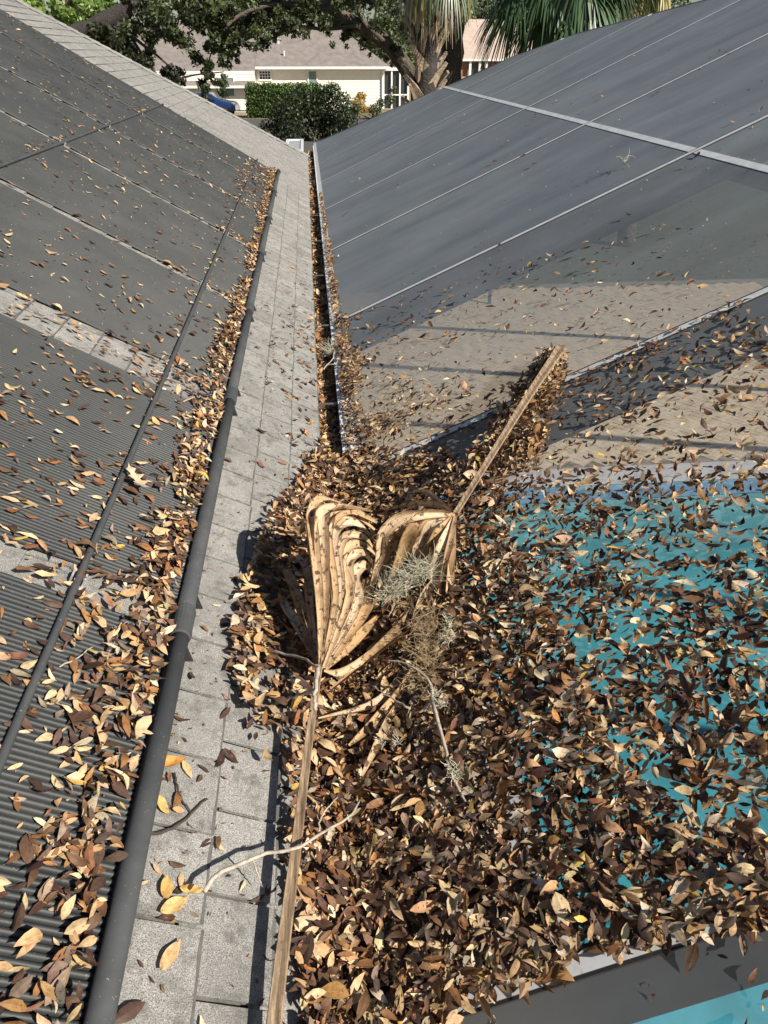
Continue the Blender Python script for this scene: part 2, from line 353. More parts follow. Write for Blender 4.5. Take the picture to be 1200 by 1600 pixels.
# ================================================================== the house under the camera
house = empty('house', (-4, 5, GZ), label='low house whose grey shingle roof slopes down to the leaf filled gutter', cat='house')
roof = MB()
TA, CA = math.tan(PA), math.cos(PA)
HIPY, HIPK = 13.35, .67
def hipY(u): return HIPY-HIPK*u*CA
def rl(u, y, h=0.0): return (-u, y, h)         # roof-local point: u up the slope
UT = 6.4
V = [rl(-.01, -3, -.014), rl(UT, -3, -.014), rl(UT, hipY(UT), -.014), rl(-.01, hipY(-.01), -.014)]
roof.add(V, [(0, 3, 2, 1)])
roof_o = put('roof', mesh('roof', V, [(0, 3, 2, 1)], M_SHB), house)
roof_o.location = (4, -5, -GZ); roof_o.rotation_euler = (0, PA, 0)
MB().add([(0.006, HIPY, -.02), (-9, HIPY, -.02), (-UT*CA, hipY(UT), UT*math.sin(PA)-.02)], [(0, 1, 2)]).build('end_slope', M_SH, house)
MB().box((-.035, -3, -.19), (-.012, 13.3, -.022)).build('fascia', M_WHITE, house)
MB().box((-.42, -3, -.20), (-.036, 13.3, -.185)).build('soffit', M_WHITE, house)
MB().box((-9, -3, GZ), (-.425, 13.0, -.20)).build('wall', M_STUC, house)
MB().box((-.011, -3, -.045), (-.005, 13.33, -.018)).box((-.012, -3, -.018), (.012, 13.33, -.0145)).build('drip_edge', M_ALU, house)

PANELS = [(.25, 1.44), (1.56, 2.73), (2.99, 4.14), (4.22, 5.50), (5.58, 6.82), (6.90, 8.25), (8.33, 9.62)]
UH = .428                                       # header pipe distance up the slope
PTOP = 4.3
EXPO, TAB = .1385, .178
shv = []
for kx in range(4):                             # a few slightly different tabs
    r2 = random.Random(kx); j = lambda s: r2.uniform(-s, s)
    L = TAB-.006; V = []
    for zt in (0, 1):
        V += [(0+j(.0015), .003+j(.001), -.003+zt*.0115), (0+j(.0015), L*.5, -.003+zt*(.0115+j(.0012))), (0+j(.0015), L+j(.001), -.003+zt*.0115),
              (-.18, L, -.006+zt*.004), (-.18, L*.5, -.006+zt*.004), (-.18, .003, -.006+zt*.004)]
    V += [(-.006+j(.0025), .003, .0082), (-.006+j(.0025), L*.25, .0082), (-.005+j(.0025), L*.5, .0082), (-.006+j(.0025), L*.75, .0082), (-.006+j(.0025), L, .0082)]
    F = [(12, 13, 14, 10, 11), (14, 15, 16, 9, 10), (0, 1, 7, 6), (1, 2, 8, 7), (2, 3, 9, 16, 8), (5, 0, 6, 12, 11), (6, 7, 14, 13, 12), (7, 8, 16, 15, 14)]
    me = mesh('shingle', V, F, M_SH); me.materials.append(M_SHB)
    for f_ in (2, 3, 6, 7): me.polygons[f_].material_index = 1  # butt face and edge strip painted dark: course drop shadow plus dirt
    shv.append(me)
tabs = []
for i in range(int(PTOP/EXPO)+2):
    u = i*EXPO-.012
    off = (0.5*TAB if i % 2 else 0)+.013*math.sin(i*2.1)
    yv = .2-off
    while yv < hipY(u)-.02:
        yc = yv+TAB/2
        shown = u < .50 or yc > 9.56 or any(b[0]-a[1] > .1 and a[1]-.12 < yc < b[0]+.12 for a, b in zip(PANELS, PANELS[1:])) or any(a[1]-.14 < yc < b[0]+.14 for a, b in zip(PANELS, PANELS[1:]))
        P = np.array([-u*CA, yc, u*math.sin(PA)]); px, py, dz = project(P)
        if shown and -60 < px < 1260 and -40 < py < 1680:
            wide = u < .50 or yc > 9.56 or 2.6 < yc < 3.1
            tabs.append((dz+(0 if wide else 30), u, yv, i))
        yv += TAB
tabs.sort()
rest = MB()
for k, (dz, u, yv, i) in enumerate(tabs):
    trim = 0
    if yv+TAB > hipY(u): trim = 1
    if k < 300:
        o = put('shingle', shv[random.randrange(4)], roof_o, (-u+random.gauss(0, .0012), yv, random.uniform(0, .0012)))
        o.rotation_euler = (0, 0, random.gauss(0, .004))
    else:
        me = shv[random.randrange(4)]
        dzr = random.uniform(0, .001)
        rest.add([(v.co.x-u, min(v.co.y+yv, hipY(u)-.005), v.co.z+dzr) for v in me.vertices], [tuple(p.vertices) for p in me.polygons])
tag(rest.build('shingle_field', M_SH, roof_o, local=True), kind='stuff')
hc = mesh('hip_cap', [(-.09, 0, 0), (0, 0, .045), (.09, 0, .0), (-.09, .17, -.006), (0, .17, .036), (.09, .17, -.006), (-.09, 0, -.012), (0, 0, .033), (.09, 0, -.012)],
          [(0, 1, 4, 3), (1, 2, 5, 4), (6, 7, 1, 0), (7, 8, 2, 1)], M_SH)
p0 = Vector((0.0, HIPY, .0)); p1 = Vector((-UT*CA, hipY(UT), UT*math.sin(PA))); hd = (p1-p0).normalized()
sdv = hd.cross(Vector((0, 0, 1))).normalized(); upv = sdv.cross(hd)
hm = Matrix((sdv, hd, upv)).transposed().to_4x4()
RI = W(roof_o).inverted()
nc = int((p1-p0).length/.145)
for k in range(nc):
    o = put('hip_cap', hc, roof_o); M4 = hm.copy(); M4.translation = p0+hd*(k*.145)+upv*(-.012)
    o.matrix_basis = RI @ M4

# ---- gutter
GY0, GY1 = .1, 14.9
gut = empty('gutter', (.06, 7, -.13), label='white metal gutter packed with brown leaves along the shingle eave', cat='gutter')
MB().box((.0005, GY0, -.14), (.004, GY1, -.02)).box((.004, GY0, -.14), (.1, GY1, -.136)).add(
    [(.1, GY0, -.14), (.1, GY1, -.14), (.118, GY1, -.012), (.118, GY0, -.012), (.096, GY0, -.136), (.096, GY1, -.136), (.114, GY1, -.012), (.114, GY0, -.012)],
    [(0, 1, 2, 3), (7, 6, 5, 4), (3, 2, 6, 7)]).build('trough', M_BRONZE, gut)
MB().box((.109, GY0, -.012), (.124, GY1, .002)).build('front_lip', M_ALU, gut)
yh = .9
while yh < GY1:
    o = MB().box((.002, yh, -.011), (.109, yh+.016, -.007)).build('hanger', M_BRONZE, gut); yh += 1.22

# ================================================================== pool cage
cage = empty('pool_cage', (LX+.008, 0, 0), (0, -PB, 0), label='screened pool cage roof rising from the gutter with pale metal beams', cat='pool cage')
RAFY = [-1.35, .628, 2.60, 4.55, 6.47, 8.37, 10.28, 12.1, 13.62, 15.3]
def smax(y): return float(np.interp(y, [-5, 8, 9.58, 11.9, 12.98, 13.62, 15.32], [5.2, 5.05, 4.62, 4.03, 3.36, 2.3, .03]))
SP = 2.335
for k, y in enumerate(RAFY[:-1]):
    L = smax(y)
    if L < .3: continue
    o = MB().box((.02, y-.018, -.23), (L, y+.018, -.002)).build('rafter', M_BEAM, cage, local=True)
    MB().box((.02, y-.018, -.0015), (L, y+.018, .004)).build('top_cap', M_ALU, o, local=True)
    b = MB()
    for s in (-1, 1): b.box((.05, y+s*.0225-.003, .0005), (L-.05, y+s*.0225+.003, .0045))
    b.build('screen_bead', M_BLACK, cage, local=True)
for k in range(len(RAFY)-1):
    a, b = RAFY[k]+.026, RAFY[k+1]-.026
    if SP < smax(b)-.05 or SP < smax(a)-.05:
        bb = b
        while SP > smax(bb): bb -= .02
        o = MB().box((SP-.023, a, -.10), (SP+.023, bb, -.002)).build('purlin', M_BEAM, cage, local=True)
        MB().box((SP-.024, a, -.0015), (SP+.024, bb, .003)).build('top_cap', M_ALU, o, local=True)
    MB().box((0, a, -.08), (.045, b, .002)).build('eave_beam', M_ALU, cage, local=True)
    for s0, s1 in ((.046, SP-.024), (SP+.024, 99)):
        ny, ns = 9, 15; P = np.zeros((ny, ns, 3)); good = True
        ph = random.uniform(0, 6)
        for i in range(ny):
            y = a+(b-a)*i/(ny-1); e = min(s1, smax(y)-.01)
            if e <= s0: e = s0+.0005
            for j in range(ns):
                fs = j/(ns-1); s = s0+(e-s0)*fs; fy = i/(ny-1)
                edge = math.sin(math.pi*fy)*math.sin(math.pi*fs)
                P[i, j] = (s, y, -.022*edge**.6+.006*edge*math.sin(s*3.1+y*1.3+ph))
        if s0 > 1 and max(smax(a), smax(b)) < s0+.1: continue
        MB().grid(P).build('screen_panel', M_SCR, cage, smooth=True, local=True)
ed = [(smax(y), y) for y in (8, 9.58, 11.9, 12.98, 13.62, 15.32)]
for (sa, ya), (sb, yb) in zip(ed, ed[1:]):
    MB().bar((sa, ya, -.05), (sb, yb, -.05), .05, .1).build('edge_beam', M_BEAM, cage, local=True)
S3 = np.array([math.cos(PB), 0, math.sin(PB)]); O3 = np.array([LX+.008, 0, 0])
rx, rz = (O3+S3*5.12)[0], (O3+S3*5.12)[2]
MB().box((rx-.03, -3, rz-.14), (rx+.03, 8, rz)).build('ridge_beam', M_BEAM, cage)
ex, ez = 9.0, rz-(9.0-rx)*math.tan(PB)
for y in RAFY[:6]:
    MB().bar((rx+.03, y, rz-.09), (ex, y, ez-.09), .05, .17).build('rafter', M_BEAM, cage)
    MB().box((ex, y-.03, DZ), (ex+.05, y+.03, ez)).build('post', M_BEAM, cage)
MB().box((ex+.051, -3, ez-.15), (ex+.10, 8.4, ez)).build('eave_beam', M_BEAM, cage)
for y, f in ((12.98, 1),):
    p = O3+S3*(smax(y)-.08)+np.array([0, y, 0])
    MB().box((p[0]-.025, y-.025, DZ if y < 14 else GZ), (p[0]+.025, y+.025, p[2]-.06)).build('post', M_BEAM, cage)

# ================================================================== solar panels on the roof
PITCHT = .0138
def roofmat(u, y, h): return Vector((-u*CA+h*NR[0], y, u*math.sin(PA)+h*NR[2]))
tv = []
NT_ = 7
for x in (-UH, -PTOP):
    for k in range(NT_):
        an = math.pi*k/(NT_-1); tv.append((x, math.cos(an)*.0064, .012+math.sin(an)*.0088))
tube_me = mesh('tube', tv, [(k, k+1, NT_+k+1, NT_+k) for k in range(NT_-1)], M_TUBE, True)
names = ['nearest solar panel of black tubes, cut off by the lower left corner', 'second nearest black solar panel, heavily strewn with leaves above the pipe joint',
         'black tube solar panel just beyond the wide shingle gap', 'middle one of the seven black solar panels up the roof',
         'black tube solar panel third from the far hip', 'black tube solar panel second from the far hip', 'farthest black solar panel beside the bare grey shingles']
for k, (ya, yb) in enumerate(PANELS):
    pan = empty('solar_panel', (0, 0, 0), (0, PA, 0), names[k], 'solar panel', 'black solar panels on the shingle roof')
    n = int((yb-ya)/PITCHT)
    if k < 2:
        for j in range(n):
            o = put('tube', tube_me, pan, (0, ya+.008+j*PITCHT, random.gauss(0, .0006)))
    else:
        N = n*6+1; P = np.zeros((2, N, 3))
        for j in range(N):
            an = (j % 6)/6*math.pi
            P[:, j, 1] = yb-.004-j*PITCHT/6; P[:, j, 2] = .012+.0088*abs(math.sin(an))
        P[0, :, 0] = -PTOP; P[1, :, 0] = -UH
        MB().grid(P).build('tube_sheet', M_TUBE, pan, True, True)
    ye = yb+.02 if k == len(PANELS)-1 else PANELS[k+1][0]-.13 if k else PANELS[k+1][0]-.11
    ys = ya-.07 if k else .1
    MB().tube([(-UH+.012, ys, .030), (-UH+.012, ya+.5*(ye-ya), .031), (-UH+.012, ye, .030)], .0225, 18).build('header_pipe', M_PIPE, pan, True, True)
    if k < len(PANELS)-1:
        yj = PANELS[k+1][0]-.10
        MB().tube([(-UH+.012, yj-.055, .030), (-UH+.012, yj-.05, .030), (-UH+.012, yj+.05, .030), (-UH+.012, yj+.055, .030)], [.0235, .0265, .0265, .0235], 18).build('coupling', M_PIPE, pan, False, True)
        for s in (-1, 1):
            MB().tube([(-UH+.012, yj+s*.04-.005, .030), (-UH+.012, yj+s*.04+.005, .030)], .0275, 18).build('clamp_band', M_PIPE, pan, False, True)
        for s in (-.09, .11):
            MB().add([(-UH+.02, yj+s-.02, .012), (-UH+.02, yj+s+.02, .012), (-UH+.062, yj+s, .008), (-UH+.02, yj+s-.02, .045), (-UH+.02, yj+s+.02, .045)],
                     [(0, 1, 2), (3, 2, 4), (0, 2, 3), (1, 4, 2), (0, 3, 4, 1)]).build('bracket', M_BLACK, pan, False, True)
    else:
        MB().tube([(-UH+.012, ye, .030), (-UH+.012, ye+.03, .030)], .031, 18).build('end_cap', M_PIPE, pan, False, True)
for uu, nm, yy in ((.685, 'dark hold-down strap across the solar panels just above the pipe', (.2, 9.66)), (1.83, 'dark hold-down strap crossing the solar panels higher up', (1.2, 9.62))):
    st = empty('hold_down_strap', (0, 0, 0), (0, PA, 0), nm, 'strap', 'straps across the solar panels')
    MB().tube([(-uu, y, .028+.001*math.sin(y*3)) for y in np.linspace(yy[0], yy[1], 24)], .0095, 8).build('strap_rod', M_PIPE, st, True, True)
    for a, b in zip(PANELS[:-1], PANELS[1:]):
        yc = (a[1]+b[0])/2
        MB().box((-uu-.018, yc-.02, .002), (-uu+.018, yc+.02, .006)).box((-uu-.018, yc-.012, .006), (-uu-.013, yc+.012, .034)).box((-uu+.013, yc-.012, .006), (-uu+.018, yc+.012, .034)).build('clip', M_CLIP, st, local=True)

# ================================================================== dead palm fronds
TAN = [(.66, .52, .36), (.62, .46, .29), (.70, .58, .42), (.55, .38, .21), (.44, .29, .15)]
def blade(name, pts, w0, parent, tint, fold=.35, twist=0.0, wtip=.25, roll0=0.0, nseg=16):
    """one folded strip of a palm fan along a spine of world points"""
    C = spline(pts, nseg); V = []; UV = []
    side0 = None
    for i in range(nseg):
        tg = C[min(i+1, nseg-1)]-C[max(i-1, 0)]; tg /= np.linalg.norm(tg)
        t_ = i/(nseg-1)
        if side0 is None:
            sd = np.cross(tg, np.array([.25, -.9, .55])); sd /= np.linalg.norm(sd)
        else: sd = side0-tg*(side0@tg); sd /= np.linalg.norm(sd)
        side0 = sd; up = np.cross(sd, tg)
        an = roll0+twist*t_; s2 = sd*math.cos(an)+up*math.sin(an); u2 = np.cross(s2, tg)
        wd = w0*(.28+.72*min(1, t_*3.2))*(1 if t_ < .6 else 1-(1-wtip)*((t_-.6)/.4)**1.3)
        for k, (a, z) in enumerate(((-.5, 0), (-.25, fold*.5), (0, fold), (.25, fold*.5), (.5, 0))):
            V.append(C[i]+s2*wd*a-u2*wd*z*.5); UV.append((a+.5, t_))
    F = [(i*5+k, i*5+k+1, (i+1)*5+k+1, (i+1)*5+k) for i in range(nseg-1) for k in range(4)]
    M = np.array(W(parent).inverted()); V = np.array(V) @ M[:3, :3].T+M[:3, 3]
    me = mesh_np(name, V, np.array(F), np.full(len(F), 4), M_PALM, True, color=np.tile(np.array(tint), (len(V), 1)), uv=np.array(UV))
    return put(name, me, parent)
def petiole(name, pts, wds, parent, mat, lip=True):
    C = spline(pts, 20); V = []
    n = len(C)
    for i in range(n):
        tg = C[min(i+1, n-1)]-C[max(i-1, 0)]; tg /= np.linalg.norm(tg)
        sd = np.cross(tg, (0, 0, 1)); sd /= np.linalg.norm(sd); up = np.cross(sd, tg); wd = np.interp(i/(n-1), np.linspace(0, 1, len(wds)), wds)
        for a, z in ((-.5, .1), (-.42, .42), (0, .30), (.42, .42), (.5, .1), (.3, -.35), (-.3, -.35)):
            V.append(C[i]+sd*wd*a+up*wd*z*.8)
    F = [(i*7+k, i*7+(k+1) % 7, (i+1)*7+(k+1) % 7, (i+1)*7+k) for i in range(n-1) for k in range(7)]
    F += [tuple(range(7))[::-1], tuple((n-1)*7+k for k in range(7))]
    b = MB().add(V, F); return b.build(name, mat, parent)
def P3(l): return [onz(u, v, z) for u, v, z in l]
f1 = empty('palm_frond', onz(497, 1045, .1), label='dead tan palm frond whose long stalk runs down to the bottom edge', cat='palm frond', group='dead palm fronds in the leaf drift')
petiole('stalk', P3([(424, 1640, .115), (440, 1500, .125), (462, 1330, .135), (480, 1180, .15), (494, 1075, .165), (499, 1040, .175)]), [.027, .024, .020, .018, .017], f1, M_PET)
rr = random.Random(3)
S1 = [  # px, py, height for each blade of the first fan
 ([(500, 1040, .17), (501, 940, .27), (494, 835, .36), (488, 798, .38), (502, 780, .38), (528, 777, .35), (556, 790, .29)], .040, .5),
 ([(502, 1040, .17), (509, 926, .27), (500, 825, .36), (512, 797, .38), (540, 788, .36), (578, 800, .28)], .042, .3),
 ([(503, 1040, .17), (518, 930, .25), (510, 835, .33), (524, 806, .35), (556, 799, .33), (588, 815, .25)], .040, .2),
 ([(504, 1040, .17), (527, 933, .24), (520, 850, .31), (534, 822, .325), (562, 817, .30), (588, 840, .22)], .040, .1),
 ([(506, 1040, .17), (537, 926, .23), (529, 868, .28), (544, 839, .295), (570, 839, .27), (590, 866, .19)], .038, .0),
 ([(507, 1041, .17), (548, 930, .21), (541, 885, .25), (556, 860, .26), (578, 868, .23), (590, 900, .15)], .038, -.1),
 ([(508, 1042, .165), (559, 940, .19), (556, 897, .21), (572, 884, .205), (590, 905, .16)], .036, -.1),
 ([(509, 1043, .16), (566, 955, .16), (574, 910, .17), (586, 900, .15)], .036, 0),
 ([(510, 1044, .16), (560, 980, .14), (584, 940, .13)], .034, .2),
 ([(509, 1046, .155), (556, 1000, .12), (590, 965, .10)], .032, .4),
 ([(507, 1048, .155), (535, 1052, .13), (570, 1030, .10), (606, 996, .08)], .030, .7),
 ([(497, 1036, .17), (486, 950, .22), (478, 890, .24), (462, 868, .22), (446, 880, .14)], .036, -.4),
 ([(496, 1036, .17), (476, 965, .19), (456, 905, .19), (440, 885, .15), (430, 905, .08)], .036, -.6),
 ([(495, 1036, .165), (470, 985, .16), (450, 945, .14), (436, 925, .10)], .032, -.8),
 ([(493, 1034, .165), (470, 992, .13), (452, 962, .10)], .026, -1.0),
 ([(499, 1038, .17), (496, 940, .24), (486, 850, .30), (478, 815, .31), (470, 830, .24)], .038, -.3),
 ([(505, 1041, .165), (543, 950, .19), (548, 900, .20), (560, 880, .19)], .032, .3),
]
S1 += [([tuple(np.array(p)*.5+np.array(q)*.5+np.array([0, 0, rr.gauss(-.01, .008)])) for p, q in zip(A_[0], B_[0])], A_[1]*.9, (A_[2]+B_[2])/2) for A_, B_ in zip(S1[2:5:2], S1[3:6:2]) if len(A_[0]) == len(B_[0])]
for pts, wd, tw in S1: blade('frond_blade', [p+np.array([rr.gauss(0, .004), rr.gauss(0, .004), rr.gauss(0, .006)])*(i > 0) for i, p in enumerate(P3(pts))], wd*rr.uniform(.66, .98), f1, TAN[rr.randrange(4)], .9+rr.uniform(-.2, .4), tw+rr.uniform(-.25, .25), .3, rr.uniform(-.3, .3))
f2 = empty('palm_frond', onz(712, 803, .2), label='dead tan palm frond with its stalk pointing up over the screen', cat='palm frond', group='dead palm fronds in the leaf drift')
e2 = onscr(872, 552, .06)
h2 = onz(712, 803, .34)
petiole('stalk', [e2+np.array([.02, .04, 0]), e2, e2*.66+h2*.34+np.array([0, 0, .012]), e2*.33+h2*.67+np.array([0, 0, .008]), h2], [.052, .042, .030, .022, .017], f2, M_PET)
S2 = [
 ([(712, 803, .34), (662, 806, .36), (620, 812, .355), (598, 832, .32), (590, 870, .24), (576, 928, .13)], .040, .3),
 ([(711, 804, .34), (668, 810, .35), (645, 828, .32), (630, 868, .22), (612, 908, .12)], .042, .1),
 ([(711, 804, .34), (680, 817, .33), (660, 850, .26), (640, 895, .15)], .042, 0),
 ([(711, 805, .34), (690, 836, .30), (668, 872, .22), (652, 908, .14)], .046, -.1),
 ([(711, 806, .34), (697, 850, .29), (684, 895, .21), (674, 935, .13)], .048, -.2),
 ([(711, 806, .34), (705, 860, .28), (698, 905, .20), (692, 945, .13)], .044, -.3),
 ([(710, 802, .34), (682, 789, .33), (645, 782, .28), (605, 798, .18)], .028, .4),
 ([(710, 801, .34), (690, 783, .33), (660, 770, .27), (640, 772, .20)], .024, .8),
 ([(708, 806, .33), (650, 840, .22), (600, 905, .11), (580, 950, .08)], .040, .6),
 ([(708, 806, .33), (655, 850, .20), (620, 920, .10), (600, 960, .07)], .040, .4),
 ([(706, 806, .33), (640, 830, .24), (590, 890, .13), (560, 960, .08)], .036, .7),
 ([(707, 812, .32), (690, 900, .18), (645, 962, .12), (592, 1020, .10), (512, 1085, .085)], .046, -.6),
 ([(706, 815, .32), (694, 930, .16), (645, 1035, .10), (592, 1094, .09), (500, 1130, .075)], .052, -.5),
 ([(706, 815, .32), (698, 950, .14), (655, 1058, .085), (604, 1130, .075), (566, 1215, .07)], .046, -.2),
 ([(706, 815, .32), (695, 955, .14), (640, 1070, .09), (585, 1120, .08), (540, 1165, .06)], .040, -.4),
 ([(707, 816, .32), (704, 960, .14), (690, 1060, .10), (668, 1150, .09)], .036, 0),
 ([(708, 812, .33), (697, 880, .22), (668, 935, .14), (640, 985, .10)], .042, -.3),
]
for pts, wd, tw in S2: blade('frond_blade', [p+np.array([rr.gauss(0, .004), rr.gauss(0, .004), rr.gauss(0, .006)])*(i > 0) for i, p in enumerate(P3(pts))], wd*rr.uniform(.75, 1.05), f2, TAN[rr.randrange(5)], .8+rr.uniform(-.2, .4), tw+rr.uniform(-.5, .5), .2, rr.uniform(-.5, .5))

# ================================================================== fallen leaves
PALETTE = np.array([(.58, .40, .22), (.66, .48, .28), (.46, .285, .14), (.40, .205, .075), (.28, .130, .052), (.18, .092, .048), (.105, .056, .034),
                    (.065, .036, .025), (.24, .175, .130), (.36, .27, .19), (.58, .39, .10), (.70, .57, .40), (.135, .078, .058)])
P_PILE = np.array([.13, .11, .10, .06, .08, .13, .15, .12, .03, .04, .010, .05, .06]); P_PILE /= P_PILE.sum()
P_SUN = np.array([.17, .13, .15, .11, .10, .09, .07, .05, .04, .05, .015, .03, .04]); P_SUN /= P_SUN.sum()
P_WET = np.array([.05, .02, .05, .05, .08, .17, .22, .18, .05, .03, .01, .01, .10]); P_WET /= P_WET.sum()
TS = np.array([0, .16, .40, .66, .88, 1.0])
def leaf_batch(n, size, curl=1.0):
    """n leaves in local space: x across, y along, z up -> (n,14,3)"""
    L = size*np.clip(rng.lognormal(0, .30, n), .35, 1.7); wr = np.clip(rng.normal(.345, .075, n), .18, .58); sh = rng.uniform(-.15, .25, n)
    cup = rng.normal(.25, .34, n)*curl; bend = rng.normal(.06, .15, n)*curl; tw = rng.normal(0, .5, n)*curl; sway = rng.normal(0, .05, n)
    V = np.zeros((n, 14, 3))
    def place(idx, t, a):
        wd = np.sin(np.pi*np.clip(t**(.85+sh), 0, 1))**.85*wr*L*.5 if 0 < t < 1 else np.zeros(n)
        x = a*wd; y = (t-.5)*L; z = abs(a)*cup*wd + bend*L*((t-.5)**2*4-.33)
        an = tw*(t-.5); V[:, idx, 0] = x*np.cos(an)+sway*L*np.sin(np.pi*t); V[:, idx, 1] = y; V[:, idx, 2] = z+x*np.sin(an)+rng.normal(0, .02, n)*L*(a != 0)
    place(0, 0., 0); k = 1
    for t_ in TS[1:-1]:
        for a in (-1, 0, 1): place(k, t_, a); k += 1
    place(13, 1., 0)
    V[:, 13, 1] += .04*L*0; return V, L
LF_T = [(0, 2, 1), (0, 3, 2), (10, 11, 13), (11, 12, 13)]
LF_Q = [(1+3*r+c, 2+3*r+c, 5+3*r+c-0, 4+3*r+c) for r in range(3) for c in range(2)]
LF_LOOPS = np.concatenate([np.array(LF_T).ravel(), np.array(LF_Q).ravel()]); LF_SIZES = np.array([3]*4+[4]*6)
LF_UV = np.array([(0, 0)]+[(a, t_) for t_ in TS[1:-1] for a in (-1, 0, 1)]+[(0, 1)])
BATCH = {}                                      # key -> list of (verts, colours)
def scatter(key, P, N, size, tiltsd, probs, curl=1.0, up=0.0, align=0.0):
    """leaves at P (n,3) with surface normals N"""
    n = len(P)
    if n == 0: return
    V, L = leaf_batch(n, size, curl)
    yaw = rng.uniform(0, 2*np.pi, n) if not align else np.pi/2+rng.normal(0, align, n)+np.pi*rng.integers(0, 2, n); tilt = np.abs(rng.normal(0, tiltsd, n)); ta = rng.uniform(0, 2*np.pi, n)
    c, s = np.cos(yaw), np.sin(yaw)
    X = V[..., 0]*c[:, None]-V[..., 1]*s[:, None]; Y = V[..., 0]*s[:, None]+V[..., 1]*c[:, None]; Z = V[..., 2]
    ax = np.stack([np.cos(ta), np.sin(ta), np.zeros(n)], 1)
    Q = np.stack([X, Y, Z], -1); k = ax[:, None, :]; ct = np.cos(tilt)[:, None, None]; st_ = np.sin(tilt)[:, None, None]
    Q = Q*ct+np.cross(np.broadcast_to(k, Q.shape), Q)*st_+k*(Q*k).sum(-1, keepdims=True)*(1-ct)
    Q[..., 2] -= np.minimum(0, Q[..., 2].min(1))[:, None]*.8
    N = np.broadcast_to(N, (n, 3)); e1 = np.cross(np.array([0, 1.0, 0]), N); e1 /= np.linalg.norm(e1, axis=1, keepdims=True); e2_ = np.cross(N, e1)
    Wd = P[:, None, :]+Q[..., :1]*e1[:, None]+Q[..., 1:2]*e2_[:, None]+(Q[..., 2:]+up)*N[:, None]
    ci = rng.choice(len(PALETTE), n, p=probs); C = PALETTE[ci]*rng.uniform(.75, 1.2, (n, 1))*(1+rng.normal(0, .04, (n, 3)))
    BATCH.setdefault(key, []).append((Wd, np.clip(C, .01, .85)))
_ng = rng.uniform(-1, 1, (64, 64))
def clump(x, y, f):
    """smooth value noise, 0..1"""
    x = np.asarray(x)*f+17.3; y = np.asarray(y)*f+5.1; i = np.floor(x).astype(int); j = np.floor(y).astype(int); u = x-i; v = y-j
    u = u*u*(3-2*u); v = v*v*(3-2*v); g_ = lambda a, b: _ng[a % 64, b % 64]
    return .5+.5*((g_(i, j)*(1-u)+g_(i+1, j)*u)*(1-v)+(g_(i, j+1)*(1-u)+g_(i+1, j+1)*u)*v)
def px_of(P):
    d = P-CAM; z = d@CF; return 600+FPX*(d@CR)/z, 800-FPX*(d@CU)/z
SE = np.array([math.cos(PB), 0, math.sin(PB)]); RE = np.array([-math.cos(PA), 0, math.sin(PA)])

# --- on the pool screen
POLY_PILE = [(500, 1700), (520, 740), (560, 745), (640, 735), (700, 720), (735, 740), (775, 680), (822, 608), (860, 556), (884, 562), (890, 600), (866, 670), (845, 735), (790, 765), (800, 850), (850, 930), (900, 1030), (940, 1120), (985, 1220), (1080, 1290), (1210, 1330), (1210, 1445), (1130, 1478), (1060, 1492), (1000, 1490), (955, 1484), (925, 1490), (900, 1515), (880, 1555), (790, 1600), (720, 1640), (640, 1700)]
POLY_TEAL = [(700, 745), (1300, 735), (1300, 1480), (900, 1500)]
POLY_DECKN = [(850, 560), (900, 585), (1300, 400), (1300, 745), (820, 745)]
POLY_MID = [(522, 505), (560, 545), (640, 600), (760, 610), (890, 570), (830, 640), (545, 765)]
POLY_MID2 = [(535, 500), (800, 400), (1200, 300), (1300, 330), (1300, 420), (890, 590), (700, 690), (540, 760)]
def dens_screen(s, y, P):
    u, v = px_of(P); d = np.full(len(s), 5.0); th = np.full(len(s), .004)
    c1 = clump(s, y, 5.5); c2 = clump(s+9, y+3, 14)
    r2 = (y > 2.6) & (y < 6.5) & (s < 3.2); d = np.where(r2, 30*c1*np.clip(1.6-.28*y, .15, 1), d)
    d = np.where(inpoly(u, v, POLY_MID2), 300*(.2+1.6*c1*c2*1.6)*np.clip((v-330)/200, .12, 1), d)
    k = inpoly(u, v, POLY_MID); d = np.where(k, (450+1700*np.clip((v-560)/180, 0, 1))*(.35+1.2*c1), d); th = np.where(k, .016, th)
    k = inpoly(u, v, POLY_DECKN); d = np.where(k, 1150*(.3+1.4*c2), d); th = np.where(k, .008, th)
    k = inpoly(u, v, POLY_TEAL); d = np.where(k, (3500+3200*np.clip((v-850)/350, 0, 1))*np.clip(.05+1.8*(.5*c1+.5*c2), .1, 2)*np.where(u < 900, 1.25, 1), d); th = np.where(k, .022, th)
    k = inpoly(u, v, POLY_PILE); d = np.where(k, 12500, d); th = np.where(k, .05+.03*c1, th)
    # band of leaves lodged along the gutter lip, farther off
    lipw = np.interp(y, [2.4, 4, 6, 9.3, 9.7], [.20, .10, .055, .045, .0])*(.5+c1)
    k = (s < lipw) & (s > .02) & (y > 2.4); d = np.where(k, 4200, d); th = np.where(k, .03, th)
    k = (v > 1480) & (y < .60); d = np.where(k, 700*np.clip(c2-.3, 0, 1), d)
    return d, th
